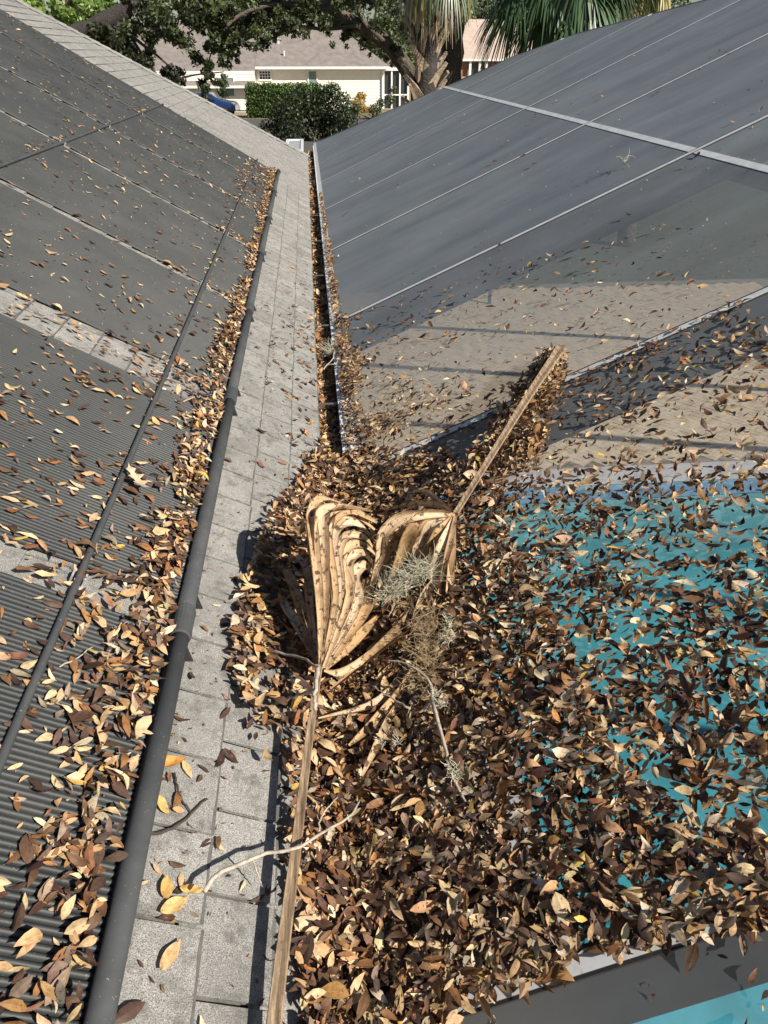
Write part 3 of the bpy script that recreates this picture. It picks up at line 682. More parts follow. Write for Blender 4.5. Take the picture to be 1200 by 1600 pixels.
def fill(n, smin, s1, ya, yb, E, O, N, dens, key, dmax, size, tilt, probs_hi, probs_lo, up=0.0, align=0.0):
    s = rng.uniform(smin, s1, n); y = rng.uniform(ya, yb, n); P = O+s[:, None]*E+y[:, None]*np.array([0, 1.0, 0])
    u, v = px_of(P); d, th = dens(s, y, P); area = (s1-smin)*(yb-ya)
    keep = (rng.uniform(0, 1, n) < d*area/n) & (u > -120) & (u < 1320) & (v > -60) & (v < 1720)
    P, d, th = P[keep], d[keep], th[keep]; h = th*rng.uniform(0, 1, len(P))**.8
    hi = d > 900; P = P+h[:, None]*N
    scatter(key, P[hi], N, size, tilt, probs_hi, 1.0, .002+up); scatter(key, P[~hi], N, size*.95, tilt*.75, probs_lo, 1.0, .001+up, align)
fill(82000, -.10, 1.6, .2, 3.4, SE, O3, NS, dens_screen, 'screen', 6800, .0325, .40, P_PILE, P_PILE)
fill(9000, -.02, .24, 3.4, 10.0, SE, O3, NS, dens_screen, 'screen', 5200, .037, .40, P_SUN, P_PILE)
fill(16000, .24, 3.6, 3.4, 10.0, SE, O3, NS, dens_screen, 'screen', 5200, .037, .40, P_SUN, P_PILE)
# --- on the bare shingles along the eave
POLY_EAVE = [(545, 700), (500, 690), (455, 765), (420, 800), (385, 880), (358, 965), (350, 1055), (372, 1110), (395, 1190), (440, 1270), (425, 1380), (440, 1480), (470, 1700), (700, 1700), (700, 700)]
def dens_roof(s, y, P):
    u, v = px_of(P); c1 = clump(s, y, 6); c2 = clump(s+5, y+9, 15)
    d = np.where((v > 480) & (v < 900), 260*np.clip((u-380)/90, .05, 1.4)*(.2+1.6*c2), 260*(c2 > .5)*(.2+c2))
    d = np.where(v <= 480, 12, d); d = np.where(y > 9, 3, d); th = np.full(len(s), .002)
    d = np.where((v > 880), d*1.2, d)
    k = inpoly(u, v, POLY_EAVE); d = np.where(k, 5600*(.55+.7*c1), d); th = np.where(k, .045, th)
    k2 = k & (u < 440) & (v > 1150); d = np.where(k2, 900*(.2+1.5*c2), d)
    k = (u > 300) & (u < 430) & (v > 1380) & (v < 1600); d = np.where(k, 300*(.1+1.8*c2), d)
    return d, th
fill(18000, -.03, .40, .3, 6.0, RE, np.zeros(3), NR, dens_roof, 'shingles', 3600, .036, .36, P_PILE, P_WET, .006)
# --- on the solar panels
def dens_pan(s, y, P):
    u, v = px_of(P); c1 = clump(s, y, 5); c2 = clump(s+3, y+7, 13); du = s-.455
    near = np.clip((4.2-y)/3, 0, 1)
    d = 45+420*near*(.12+1.9*c1*c2*1.5)*np.exp(-np.maximum(0, s-.9)/.9)
    d = d+np.where(y < 2.6, 260*np.exp(-np.maximum(0, du-.1)/.35)*(.3+1.4*c2), 0)
    wbd = np.interp(y, [.3, .9, 1.3, 1.7, 2.6, 3.2, 4.5, 7, 9, 9.7], [.10, .12, .19, .11, .10, .10, .05, .05, .07, .07])
    d = d+6200*np.clip(1.25-du/wbd, 0, 1)*np.where(y < 1.6, .35+.7*c2, np.clip(1.5*c1*(.5+c2)-.05, .06, 1.2))
    gap = np.zeros(len(s))
    for a, b in zip(PANELS, PANELS[1:]): gap = np.maximum(gap, ((y > a[1]-.04) & (y < b[0]+.03)) * np.exp(-np.maximum(0, du-.05)/.25))
    d = d+gap*1300
    far = (y > 7.0) & (s < .80); d = d+np.where(far, 700*c2, 0)
    d = d+500*np.exp(-((s-.70)/.035)**2)*(c2 > .4)+320*np.exp(-((s-1.86)/.04)**2)*(c2 > .5)
    th = .004+.028*np.clip(1-du/wbd, 0, 1); d = np.where(y > 9.66, 0, d)
    return d, th
fill(24000, .45, .80, .35, 9.7, RE, np.zeros(3), NR, dens_pan, 'panels', 4200, .0345, .36, P_PILE, P_PILE, .021, .6)
fill(16000, .80, 4.0, .35, 9.7, RE, np.zeros(3), NR, dens_pan, 'panels', 4200, .034, .28, P_PILE, P_PILE, .021, .6)
# --- in the gutter
n = 10500; y = rng.uniform(.4, 14.6, n); y = np.where(rng.uniform(0, 1, n) < .35, rng.uniform(.4, 5, n), y); x = rng.uniform(.008, .103, n)
z = -.118+.05*rng.uniform(0, 1, n)**.7+.030*(clump(y*1.0, x*0, 1.7)-.5)+.012*(x < .05)
scatter('gutter', np.stack([x, y, z], 1), np.array([0, 0, 1.0]), .046, .5, P_SUN, 1.0, 0)
# drift bridging the gutter round the palm fronds
n = 8500; y = rng.uniform(.35, 2.75, n); x = rng.uniform(-.06, .20, n); z = rng.uniform(-.05, .045, n)+.25*np.maximum(0, x-.118)+.25*np.maximum(0, -x)
scatter('screen', np.stack([x, y, z], 1), np.array([0, 0, 1.0]), .034, .42, P_PILE, 1.0, 0)

# tiny crumbs of leaf and bark
n = 5200; sv = rng.uniform(.46, 3.6, n)**1.0; yv_ = rng.uniform(.4, 9.6, n); kk = rng.uniform(0, 1, n) < np.clip(1.3-.3*sv, .15, 1)
Pq = sv[:, None]*RE+yv_[:, None]*np.array([0, 1.0, 0]); scatter('panels', Pq[kk], NR, .011, .4, P_SUN, 1.0, .021)
n = 2600; sv = rng.uniform(.03, 3.2, n); yv_ = rng.uniform(.3, 8, n); kk = rng.uniform(0, 1, n) < np.clip(1.25-.16*yv_, .05, 1)
Pq = O3+sv[:, None]*SE+yv_[:, None]*np.array([0, 1.0, 0]); scatter('screen', Pq[kk], NS, .011, .4, P_SUN, 1.0, .001)
n = 1500; sv = rng.uniform(0, .4, n); yv_ = rng.uniform(.3, 8, n)
scatter('shingles', sv[:, None]*RE+yv_[:, None]*np.array([0, 1.0, 0]), NR, .010, .4, P_WET, 1.0, .007)

allV = {k: np.concatenate([a for a, b in v]) for k, v in BATCH.items()}; allC = {k: np.concatenate([b for a, b in v]) for k, v in BATCH.items()}
# the 300 leaves that show largest stand alone: near the camera and not buried
cand = []
occ = {}
for k in ('screen', 'shingles', 'panels'):
    V = allV[k]; c = V.mean(1); u, v = px_of(c); dist = np.linalg.norm(c-CAM, axis=1)
    ln = np.linalg.norm(V[:, 13]-V[:, 0], axis=1); inside = (u > 10) & (u < 1190) & (v > 650) & (v < 1590)
    for i in np.nonzero(inside)[0]: cand.append((dist[i], k, i, u[i], v[i], ln[i]/dist[i]))
cand.sort(key=lambda a: a[0]); top = []
for a in cand:                                  # nearest leaf first; skip the ones lying under it
    g_ = (int(a[3]//15), int(a[4]//15))
    if all((g_[0]+i, g_[1]+j) not in occ for i in (-1, 0, 1) for j in (-1, 0, 1)): occ[g_] = 1; top.append(a)
top.sort(key=lambda a: -a[5]); top = top[:292]
single = {k: set() for k in allV}
GRP = {'screen': 'oak leaves on top of the drift', 'shingles': 'oak leaves on the bare shingles', 'panels': 'oak leaves on the solar tubes'}
TONE = ['tan', 'pale tan', 'brown', 'rusty brown', 'red-brown', 'dull brown', 'dark brown', 'blackish brown', 'grey-brown', 'light grey-brown', 'yellow', 'cream', 'purplish brown']
def leaf_label(k, C, u, v, cup):
    tone = TONE[int(np.argmin(((PALETTE-C)**2).sum(1)))]; form = 'flat' if cup < .25 else 'curled'
    if k == 'panels': where = 'on the tubes '+('below the pipe joint' if v > 950 else 'above the pipe joint')+(', near the left edge' if u < 90 else ', close to the pipe')
    elif k == 'shingles': where = 'on the grey shingles '+('near the bottom edge' if v > 1400 else 'left of the frond stalk' if v > 1050 else 'left of the frond fan')
    else:
        row = 'by the fans' if v < 1050 else 'below the fans' if v < 1250 else 'far below the fans' if v < 1420 else 'at the bottom'
        clm = 'beside the frond stalk' if u < 620 else 'under the middle of the screen' if u < 800 else 'toward the open water' if u < 1000 else 'by the right edge'
        where = 'in the drift '+clm.replace('under the middle of the screen', 'halfway to the water')+', '+row
    return '%s %s oak leaf %s' % (form, tone, where)
def leaf_obj(V, C, label, group):
    base = V[[0, 4, 13]].mean(0); base = V.mean(0)
    me = mesh_np('fallen_leaf', V-base, LF_LOOPS, LF_SIZES, M_LEAF, True, color=np.tile(C, (14, 1)), uv=LF_UV)
    o = put('fallen_leaf', me, None, Vector(base)); return tag(o, label, 'leaf', group)
for dist, k, i, u, v, s in top:
    single[k].add(i); Vq = allV[k][i]; leaf_obj(Vq, allC[k][i], leaf_label(k, allC[k][i], u, v, np.linalg.norm(Vq[[4, 6]].mean(0)-Vq[5])/(np.linalg.norm(Vq[4]-Vq[6])+1e-6)*2), GRP[k])
def leaf_mass(name, V, C, label):
    n = len(V); lp = (LF_LOOPS[None]+14*np.arange(n)[:, None]).ravel()
    me = mesh_np(name, V.reshape(-1, 3), lp, np.tile(LF_SIZES, n), M_LEAF, True, color=np.repeat(C, 14, 0), uv=np.tile(LF_UV, (n, 1)))
    return tag(put(name, me), label, 'leaf litter', kind='stuff')
MASS = {'screen': 'deep drift of brown oak leaves over the pool screen', 'shingles': 'brown oak leaves scattered on the grey eave shingles',
        'panels': 'brown oak leaves strewn over the black solar panels', 'gutter': 'tan oak leaves packed inside the white gutter'}
NLEAF = 0
for k, V in allV.items():
    keep = np.array([i not in single[k] for i in range(len(V))]); NLEAF += len(V); leaf_mass('leaf_litter', V[keep], allC[k][keep], MASS[k])
print('LEAVES', NLEAF)

# ================================================================== twigs, moss, odd leaves
def twig(name, paths, mat, label, cat='twig', group=None):
    """paths: list of (points, r0, r1) ; a single forked twig"""
    b = MB()
    for pts, r0, r1 in paths:
        C = spline(pts, 14); C = C+rng.normal(0, r0*.35, C.shape); b.tube(C, list(np.linspace(r0, r1, 14)), 6)
    return tag(b.build(name, mat, smooth=True), label, cat, group)
def rz_(u, v, h=.012): return onroof(u, v, h)
twig('twig', [(P3([(318, 1395, .20), (350, 1360, .19), (400, 1340, .175), (455, 1328, .165), (510, 1300, .15), (548, 1275, .14), (562, 1248, .13)]), .0048, .002),
              (P3([(497, 1303, .15), (503, 1275, .16), (527, 1245, .165)]), .0025, .001), (P3([(395, 1342, .175), (410, 1385, .12)]), .002, .001)], M_TWIG, 'pale curved twig lying across the frond stalk near the bottom')
twig('twig', [([rz_(220, 1303), rz_(255, 1299), rz_(290, 1280), rz_(322, 1247)], .0042, .0022)], M_DTWIG, 'short dark twig lying on the shingles right of the black pipe')
twig('twig', [([rz_(272, 1207), rz_(280, 1240), rz_(297, 1268)], .0025, .0015)], M_DTWIG, 'thin dark sprig beside the yellow leaf on the shingles')
twig('twig', [(P3([(382, 1000, .09), (430, 1018, .11), (470, 1027, .15), (498, 1042, .19)]), .0042, .003), (P3([(498, 1042, .19), (493, 1080, .19), (492, 1110, .18)]), .0055, .004),
              (P3([(430, 1100, .10), (460, 1088, .13), (492, 1078, .18)]), .004, .004)], M_TWIG, 'grey forked twig caught on the neck of the left frond')
br = empty('branch', onz(720, 1200, .07), label='thin lichen covered branch lying in the drift right of the fronds', cat='branch')
b = MB()
for pts, r0, r1 in ((P3([(676, 1090, .15), (690, 1150, .15), (706, 1210, .14), (735, 1270, .13), (768, 1338, .10)]), .0052, .002), (P3([(706, 1210, .14), (735, 1180, .14), (748, 1205, .12)]), .003, .0015),
                    (P3([(718, 1240, .14), (748, 1240, .15), (760, 1215, .14)]), .003, .001), (P3([(676, 1090, .15), (668, 1060, .16), (640, 1040, .15), (600, 1030, .13)]), .004, .002), (P3([(640, 1108, .15), (610, 1090, .13), (580, 1072, .12)]), .003, .0015)):
    C = spline(pts, 12); b.tube(C+rng.normal(0, .0016, C.shape), list(np.linspace(r0, r1, 12)), 6)
b.build('stem', M_TWIG, br, True)
def fuzz(name, ctrs, n, ln, r, mat, label=None, parent=None, cat='moss', group=None):
    """wiry moss: many short curling threads around centres"""
    b = MB()
    for k in range(n):
        c, rad = ctrs[rng.integers(len(ctrs))]; p = np.array(c)+rng.normal(0, rad*.45, 3); d = rng.normal(0, 1, 3); d[2] = abs(d[2])*.7; d /= np.linalg.norm(d); cv = rng.normal(0, .8, 3)
        L = ln*rng.uniform(.4, 1.2); pts = []
        for i in range(5):
            pts.append(p.copy()); p = p+d*L/4; d = d+cv*.35; d /= np.linalg.norm(d)
        b.tube(pts, [r, r, r*.9, r*.8, r*.5], 3, False)
    o = b.build(name, mat, parent)
    if label: tag(o, label, cat, group)
    return o
for pts, nn in ((((682, 1085), (690, 1100)), 70), (((706, 1200), (712, 1215)), 60), (((596, 1158), (620, 1160)), 40)):
    fuzz('lichen_tuft', [(onz(u, v, .15), .012) for u, v in pts], nn, .02, .0007, M_MOSS, None, br)
fuzz('moss_clump', [(onz(655, 898, .24), .03), (onz(640, 905, .235), .025), (onz(668, 890, .25), .022)], 190, .075, .0006, M_MOSS, 'upper wiry grey moss tuft resting on the right frond', group='grey moss tufts on the fronds')
fuzz('moss_clump', [(onz(606, 930, .19), .028), (onz(617, 922, .19), .022)], 150, .07, .0006, M_MOSS, 'lower wiry grey moss tuft hanging between the two fronds', group='grey moss tufts on the fronds')
fuzz('moss_clump', [(onz(670, 970+12*k, .16-.004*k), .03) for k in range(10)]+[(onz(640, 955, .17), .03), (onz(700, 990, .15), .02)], 300, .075, .0006, M_VINE, 'brown thready moss matted over the right frond tips', group='thready moss in the drift')
fuzz('moss_clump', [(onz(702, 970, .16), .014), (onz(704, 985, .155), .012), (onz(701, 1000, .15), .012)], 160, .03, .0008, M_MOSS, 'small grey moss strip beside the brown matted moss', group='thready moss in the drift')
fuzz('moss_clump', [(onscr(975, 253, .02), .012)], 14, .09, .0012, M_MOSS, 'single pale moss wisp far up the bare pool screen')
fuzz('moss_clump', [(np.array([.09, 4.05, .0]), .022), (np.array([.11, 4.1, .01]), .02)], 130, .07, .001, M_MOSS, 'grey moss tuft sitting on the far gutter lip')
twig('twig', [(P3([(505, 577, .02), (520, 560, .03), (523, 545, .03)]), .004, .002), (P3([(512, 570, .02), (527, 566, .03), (540, 540, .05)]), .003, .0015)], M_TWIG, 'pale twig sticking out of the gutter beyond the leaf drift')
twig('twig', [([onroof(92, 1042, .025), onroof(120, 1028, .03), onroof(144, 1010, .035)], .002, .0015)], M_TWIG, 'straight pale twig on the tubes left of the pipe joint')
twig('twig', [([onroof(200+9*math.cos(a), 980+8*math.sin(a), .03) for a in np.linspace(0, 5, 8)]+[onroof(170, 1015, .02), onroof(168, 1045, .02)], .001, .0008)], M_TWIG, 'thin looping tendril on the leaves left of the pipe joint', 'tendril')
for (ua, va), (ub, vb), lb in (((1150, 1590), (1166, 1608), 0), ((905, 345), (927, 342), 0)):
    pass
# a lobed oak leaf on the strap and a few striking leaves on the shingles
def big_leaf(p, n, yaw, size, tint, wr, label, cup=.3, bend=.2, lobed=False):
    T_ = np.linspace(0, 1, 13); V = []
    e1 = np.cross((0, 1.0, 0), n); e1 /= np.linalg.norm(e1); e2_ = np.cross(n, e1)
    c, s = math.cos(yaw), math.sin(yaw); UV = []
    for i, t_ in enumerate(T_):
        wd = math.sin(math.pi*min(1, t_**.9))**.8*wr*size*.5+.0006
        if lobed: wd *= (1.25 if i % 3 == 1 else .45) if 1 < i < 12 else .6
        for a in (-1, -.5, 0, .5, 1):
            x = a*wd; y = (t_-.5)*size; z = abs(a)**1.5*cup*wd+bend*size*(t_-.5)**2*2+.002*math.sin(9*t_+3*a)
            V.append(p+e1*(x*c-y*s)+e2_*(x*s+y*c)+n*(z+.004)); UV.append((a, t_))
    F = [(i*5+k, i*5+k+1, (i+1)*5+k+1, (i+1)*5+k) for i in range(12) for k in range(4)]
    p = np.array(p); me = mesh_np('fallen_leaf', np.array(V)-p, np.array(F), np.full(len(F), 4), M_LEAF, True, color=np.tile(np.array(tint), (len(V), 1)), uv=np.array(UV))
    return tag(put('fallen_leaf', me, None, Vector(p)), label, 'leaf', 'striking single leaves')
big_leaf(onroof(212, 752, .045), NR, .75, .115, (.60, .46, .31), .42, 'large pale lobed oak leaf lying across the strap', .4, .35, True)
big_leaf(onroof(258, 1197, .012), NR, -1.1, .075, (.55, .26, .06), .34, 'orange curled leaf on the shingles beside the black pipe', .9, .5)
big_leaf(onroof(249, 1256, .008), NR, .75, .058, (.58, .40, .14), .33, 'yellow leaf on the shingles above the short dark twig', .3, .1)
big_leaf(onroof(258, 1389, .010), NR, .15, .044, (.52, .34, .11), .5, 'upright yellow leaf in the little cluster on the shingles', .3, .2)
big_leaf(onroof(270, 1417, .010), NR, -.9, .058, (.60, .43, .18), .42, 'broad golden leaf lowest in the cluster on the shingles', .35, .15)
big_leaf(onroof(297, 1392, .010), NR, -1.4, .046, (.55, .35, .12), .36, 'golden leaf pointing right in the cluster on the shingles', .3, .2)
big_leaf(onroof(264, 1495, .010), NR, -.45, .060, (.56, .38, .19), .36, 'long tan leaf lying alone on the lowest shingles', .3, .15)

# ================================================================== background
def leaf_cloud(ctrs, per, size, base, var=.35, flat=.8, droop=0.0):
    """diamond leaves round cluster centres (x,y,z,radius,brightness)"""
    V = []; C = []
    for c in ctrs:
        x, y, z, r = c[:4]; br_ = c[4] if len(c) > 4 else 1.0
        n = max(8, int(per*(r*r)))
        d = rng.normal(0, 1, (n, 3)); d /= np.linalg.norm(d, axis=1, keepdims=True); rad = rng.uniform(.15, 1, (n, 1))**.55
        p = d*rad*r; p[:, 2] *= flat; p += (x, y, z); p[:, 2] -= droop*rng.uniform(0, 1, n)**2*r
        a = rng.normal(0, 1, (n, 3)); a[:, 2] -= .4; a /= np.linalg.norm(a, axis=1, keepdims=True); b = np.cross(a, rng.normal(0, 1, (n, 3))); b /= np.linalg.norm(b, axis=1, keepdims=True)
        L = size*rng.uniform(.6, 1.4, (n, 1))
        V.append(np.stack([p-a*L*.5, p+b*L*.24, p+a*L*.5, p-b*L*.24], 1)); C.append(np.repeat(np.array(base)*br_*rng.uniform(1-var, 1+var, (n, 1))*(1+rng.normal(0, .08, (n, 3))), 4, 0))
    V = np.concatenate(V); C = np.clip(np.concatenate(C), .004, .6); return V.reshape(-1, 3), C
def crown(name, parent, ctrs, per, size, base, mat=None, **kw):
    V, C = leaf_cloud(ctrs, per, size, base, **kw); n = len(V)//4
    M = np.array(W(parent).inverted()); V = V @ M[:3, :3].T+M[:3, 3]
    return put(name, mesh_np(name, V, np.arange(4*n), np.full(n, 4), mat or M_FOL, color=C), parent)
def limb(name, parent, pts, r0, r1, mat, n=10, k=14):
    C = spline(pts, k); C = C+rng.normal(0, r0*.08, C.shape); return MB().tube(C, list(np.linspace(r0, r1, k)), n).build(name, mat, parent, True)
def at(u, v, y): return ony(u, v, y)
def blob(u, v, y, rpx, br_=1.0):
    p = at(u, v, y); d = (p-CAM)@CF; return (*p, rpx*d/FPX, br_)

# ---- neighbour house
HY = 66.0
nh = empty('neighbour_house', (at(500, 150, HY)[0], HY+4, GZ), label='cream sided house with brown hip roof behind the hedge', cat='house')
xa, xb = at(402, 140, HY)[0], at(597, 140, HY)[0]; xl = at(235, 140, HY)[0]; ze = at(500, 104, HY)[2]; zl = at(330, 111, HY-2)[2]
def siding(x0, x1, y, z0, z1, step=.21):
    b = MB(); z = z0
    while z < z1-.01:
        zt = min(z+step, z1); b.add([(x0, y-.03, z), (x1, y-.03, z), (x1, y, zt), (x0, y, zt), (x0, y, z), (x1, y, z)], [(0, 1, 2, 3), (4, 5, 1, 0)]); z = zt
    return b
w1 = siding(xa, xb, HY, GZ+.15, ze).build('wall', M_SID, nh)
w2 = siding(xl, xa-.002, HY-2.2, GZ+.15, zl).build('wall', M_SID, nh)
MB().box((xl, HY+.05, GZ), (xb-.01, HY+10, ze)).box((xl+.02, HY-2.15, GZ), (xa-.05, HY+.04, zl-.02)).build('wall_core', M_STUC, nh)
zr = at(480, 36, HY+5)[2]
ov = .55; sl_ = (zr-ze)/(5+ov)
r_ = MB()
r_.add([(xa, HY-ov, ze), (xb+ov, HY-ov, ze), (xb-3.4, HY+5, zr), (xa, HY+5, zr)], [(0, 1, 2, 3)])
r_.add([(xb+ov, HY-ov, ze), (xb+ov, HY+10+ov, ze), (xb-3.4, HY+5, zr)], [(0, 1, 2)])
r_.add([(xb+ov, HY+10+ov, ze), (xl-1, HY+10+ov, ze), (xl-1, HY+5, zr), (xb-3.4, HY+5, zr)], [(0, 1, 2, 3)])
zf = ze-sl_*2.2
r_.add([(xl-1, HY-ov-2.2, zf), (xa-.01, HY-ov-2.2, zf), (xa-.01, HY+5, zr+.001), (xl-1, HY+5, zr+.001)], [(0, 1, 2, 3)])
r_.add([(xa-.01, HY-ov-2.2, zf), (xa-.01, HY-ov, ze), (xa-.01, HY-ov, ze-.25), (xa-.01, HY-ov-2.2, zf-.2)], [(0, 1, 2, 3)])
nroof = r_.build('roof', M_HROOF, nh)
for (x0, y0, x1, y1, z0_) in ((xa, HY-ov-.1, xb+ov, HY-ov, ze), (xl-1, HY-ov-2.3, xa-.02, HY-ov-2.2, zf)):
    MB().box((x0, y0, z0_-.16), (x1, y1, z0_+.01)).build('roof_gutter', M_WHITE, nh)
MB().box((xa, HY-ov+.002, ze-.03), (xb+ov, HY-.001, ze-.01)).build('soffit', M_WHITE, nh)
MB().box((xb-.12, HY-.06, GZ), (xb+.02, HY-.031, ze-.04)).build('corner_board', M_WHITE, nh)
MB().tube([(xb+.25, HY-ov-.05, ze-.12), (xb+.1, HY-.25, ze-.4), (xb-.0, HY-.12, ze-.7), (xb-.0, HY-.12, GZ+.1)], .05, 8).build('downspout', M_WHITE, nh)
def window(u0, v0, u1, v1, y, nx, nz, fill, fr=.06):
    a, b = at(u0, v1, y), at(u1, v0, y); o = MB()
    x0, x1, z0, z1 = a[0], b[0], a[2], b[2]
    o.box((x0-fr*1.6, y-.10, z0-fr*1.6), (x0, y-.032, z1+fr*1.6)).box((x1, y-.10, z0-fr*1.6), (x1+fr*1.6, y-.032, z1+fr*1.6)).box((x0, y-.10, z1), (x1, y-.032, z1+fr*1.6)).box((x0, y-.10, z0-fr*1.6), (x1, y-.032, z0))
    wdw = o.build('window', M_WHITE, nh)
    for i in range(nx):
        for j in range(nz):
            g_ = .025
            MB().box((x0+(x1-x0)*i/nx+g_, y-.055, z0+(z1-z0)*j/nz+g_), (x0+(x1-x0)*(i+1)/nx-g_, y-.04, z0+(z1-z0)*(j+1)/nz-g_)).build('pane', fill, wdw)
    b2 = MB().box((x0, y-.039, z0), (x1, y-.033, z1)); b2.build('muntin', M_WHITE, wdw)
window(406, 111, 422, 124, HY, 4, 3, M_GLASS); window(483, 111, 494, 135, HY, 1, 1, M_SHUT)
window(342, 122, 364, 150, HY-2.2, 1, 2, M_SHUT)
for (u, v, yy, hgt, rr_, mt) in ((434, 68, HY+2.4, .5, .16, M_CLIP), (444, 88, HY+.8, .55, .06, M_WHITE)):
    p = at(u, v, yy); MB().tube([p-np.array([0, 0, .4]), p+np.array([0, 0, hgt*.5])], rr_, 8).tube([p+np.array([0, 0, hgt*.5]), p+np.array([0, 0, hgt*.5+.08])], rr_*1.5, 8).build('roof_vent', mt, nh)
# screened porch at the right end of that house
por = empty('porch', (xb+1.2, HY+3, GZ), label='white framed screen porch at the right end of the cream house', cat='porch')
for k, xx in enumerate((xb+.15, xb+.8, xb+1.45, xb+2.1)): MB().box((xx, HY+1, GZ), (xx+.12, HY+1.12, ze-.3)).build('post', M_WHITE, por)
MB().box((xb+.1, HY+.95, ze-.3), (xb+2.4, HY+6, ze-.12)).build('roof', M_WHITE, por)
MB().box((xb+.15, HY+1.2, GZ), (xb+2.2, HY+1.25, ze-.3)).build('screen', M_GLASS, por)
MB().box((xb+.15, HY+.98, GZ+.9), (xb+2.2, HY+1.0, GZ+1.0)).build('rail', M_WHITE, por)
fn = empty('fence', (at(640, 130, 78)[0], 78, GZ), label='tan board fence behind the palm trunks', cat='fence')
fx0, fx1 = at(612, 130, 78)[0], at(800, 130, 78)[0]; x = fx0
bme = mesh('board', [(0, 0, 0), (.18, 0, 0), (.18, .03, 0), (0, .03, 0), (0, 0, 1.9), (.18, 0, 1.9), (.18, .03, 1.9), (0, .03, 1.9)], [(0, 3, 2, 1), (4, 5, 6, 7), (0, 1, 5, 4), (1, 2, 6, 5), (2, 3, 7, 6), (3, 0, 4, 7)], M_FENCE)
while x < fx1: put('board', bme, fn, (x-fn.location.x, random.uniform(-.005, .005), random.uniform(-.02, .02))); x += .20
MB().box((fx0, 78.04, GZ+.4), (fx1, 78.09, GZ+.5)).box((fx0, 78.04, GZ+1.5), (fx1, 78.09, GZ+1.6)).build('rail', M_FENCE, fn)
# brick house far right behind the trunks
bh = empty('brick_house', (at(760, 100, 96)[0], 96, GZ), label='far brick house with tan roof seen between palm trunk and fronds', cat='house')
bx0, bx1 = at(700, 100, 92)[0], at(900, 100, 92)[0]; bz = at(750, 92, 92)[2]; bzr = at(750, 30, 97)[2]
MB().box((bx0, 92, GZ), (bx1, 102, bz)).build('wall', M_BRICK, bh)
MB().add([(bx0-.5, 91.4, bz), (bx1+.5, 91.4, bz), (bx1-3, 97, bzr), (bx0+3, 97, bzr), (bx0-.5, 102.6, bz), (bx1+.5, 102.6, bz)], [(0, 1, 2, 3), (4, 3, 2, 5), (0, 3, 4), (1, 5, 2)]).build('roof', M_TANROOF, bh)
MB().box((bx0-.5, 91.3, bz-.2), (bx1+.5, 91.4, bz)).build('fascia', M_WHITE, bh)
for u in (733, 748, 758): p = at(u, 100, 91.6)[0]; MB().box((p, 91.5, GZ), (p+.25, 91.75, bz-.2)).build('post', M_WHITE, bh)
for u in (737, 750): p = at(u, 100, 92)[0]; MB().box((p, 91.9, GZ+.9), (p+.8, 91.98, bz-.5)).build('window', M_GLASS, bh)

# ---- blue car in the drive
cp = at(325, 165, 60); cp[2] = GZ
car = empty('parked_car', cp, (0, 0, R(-8)), 'dark blue car parked before the cream house, half behind the roof edge', 'car')
prof = [(-2.1, .35), (-2.15, .75), (-1.95, .95), (-1.45, 1.0), (-.85, 1.42), (.35, 1.45), (1.05, 1.0), (1.85, .88), (2.1, .68), (2.12, .35)]
def extr(pr, hw, name, mat, inset=0.0):
    n = len(pr); V = []
    for s in (-1, 1):
        for x, z in pr: V.append((x, s*(hw-(.16 if z > 1.05 else 0)-inset), z))
    F = [tuple(range(n)), tuple(range(2*n-1, n-1, -1))]+[(i, i+n, (i+1) % n+n, (i+1) % n) for i in range(n)]
    return MB().add(V, F).build(name, mat, car, local=True)
bd = extr(prof, .86, 'body', M_CAR); bv = bd.modifiers.new('bevel', 'BEVEL'); bv.width = .06; bv.segments = 3
MB().add([(.42, -.66, 1.40), (.42, .66, 1.40), (1.02, .74, 1.04), (1.02, -.74, 1.04)], [(0, 3, 2, 1)]).add([(.43, -.66, 1.41), (.43, .66, 1.41), (1.03, .74, 1.05), (1.03, -.74, 1.05)], [(0, 1, 2, 3)]).build('windscreen', M_GLASS, car, local=True)
for s in (-1, 1):
    MB().box((-.9, s*.79-.02, 1.04), (-.15, s*.79+.02, 1.34)).build('side_window', M_GLASS, car, local=True); MB().box((-.1, s*.79-.02, 1.04), (.6, s*.79+.02, 1.34)).build('side_window', M_GLASS, car, local=True)
    MB().box((1.98, s*.6-.18, .66), (2.13, s*.6+.18, .78)).build('headlight', M_LAMP, car, local=True)
    for x in (-1.35, 1.35):
        wh = MB().tube([(x, s*.70, .32), (x, s*.88, .32)], .32, 20).build('wheel', M_TYRE, car, local=True); MB().tube([(x, s*.885, .32), (x, s*.895, .32)], .19, 16).build('rim', M_RIM, wh, local=True)
MB().box((.55, -.98, 1.02), (.75, -.86, 1.14)).box((.55, .86, 1.02), (.75, .98, 1.14)).build('mirror', M_CAR, car, local=True)

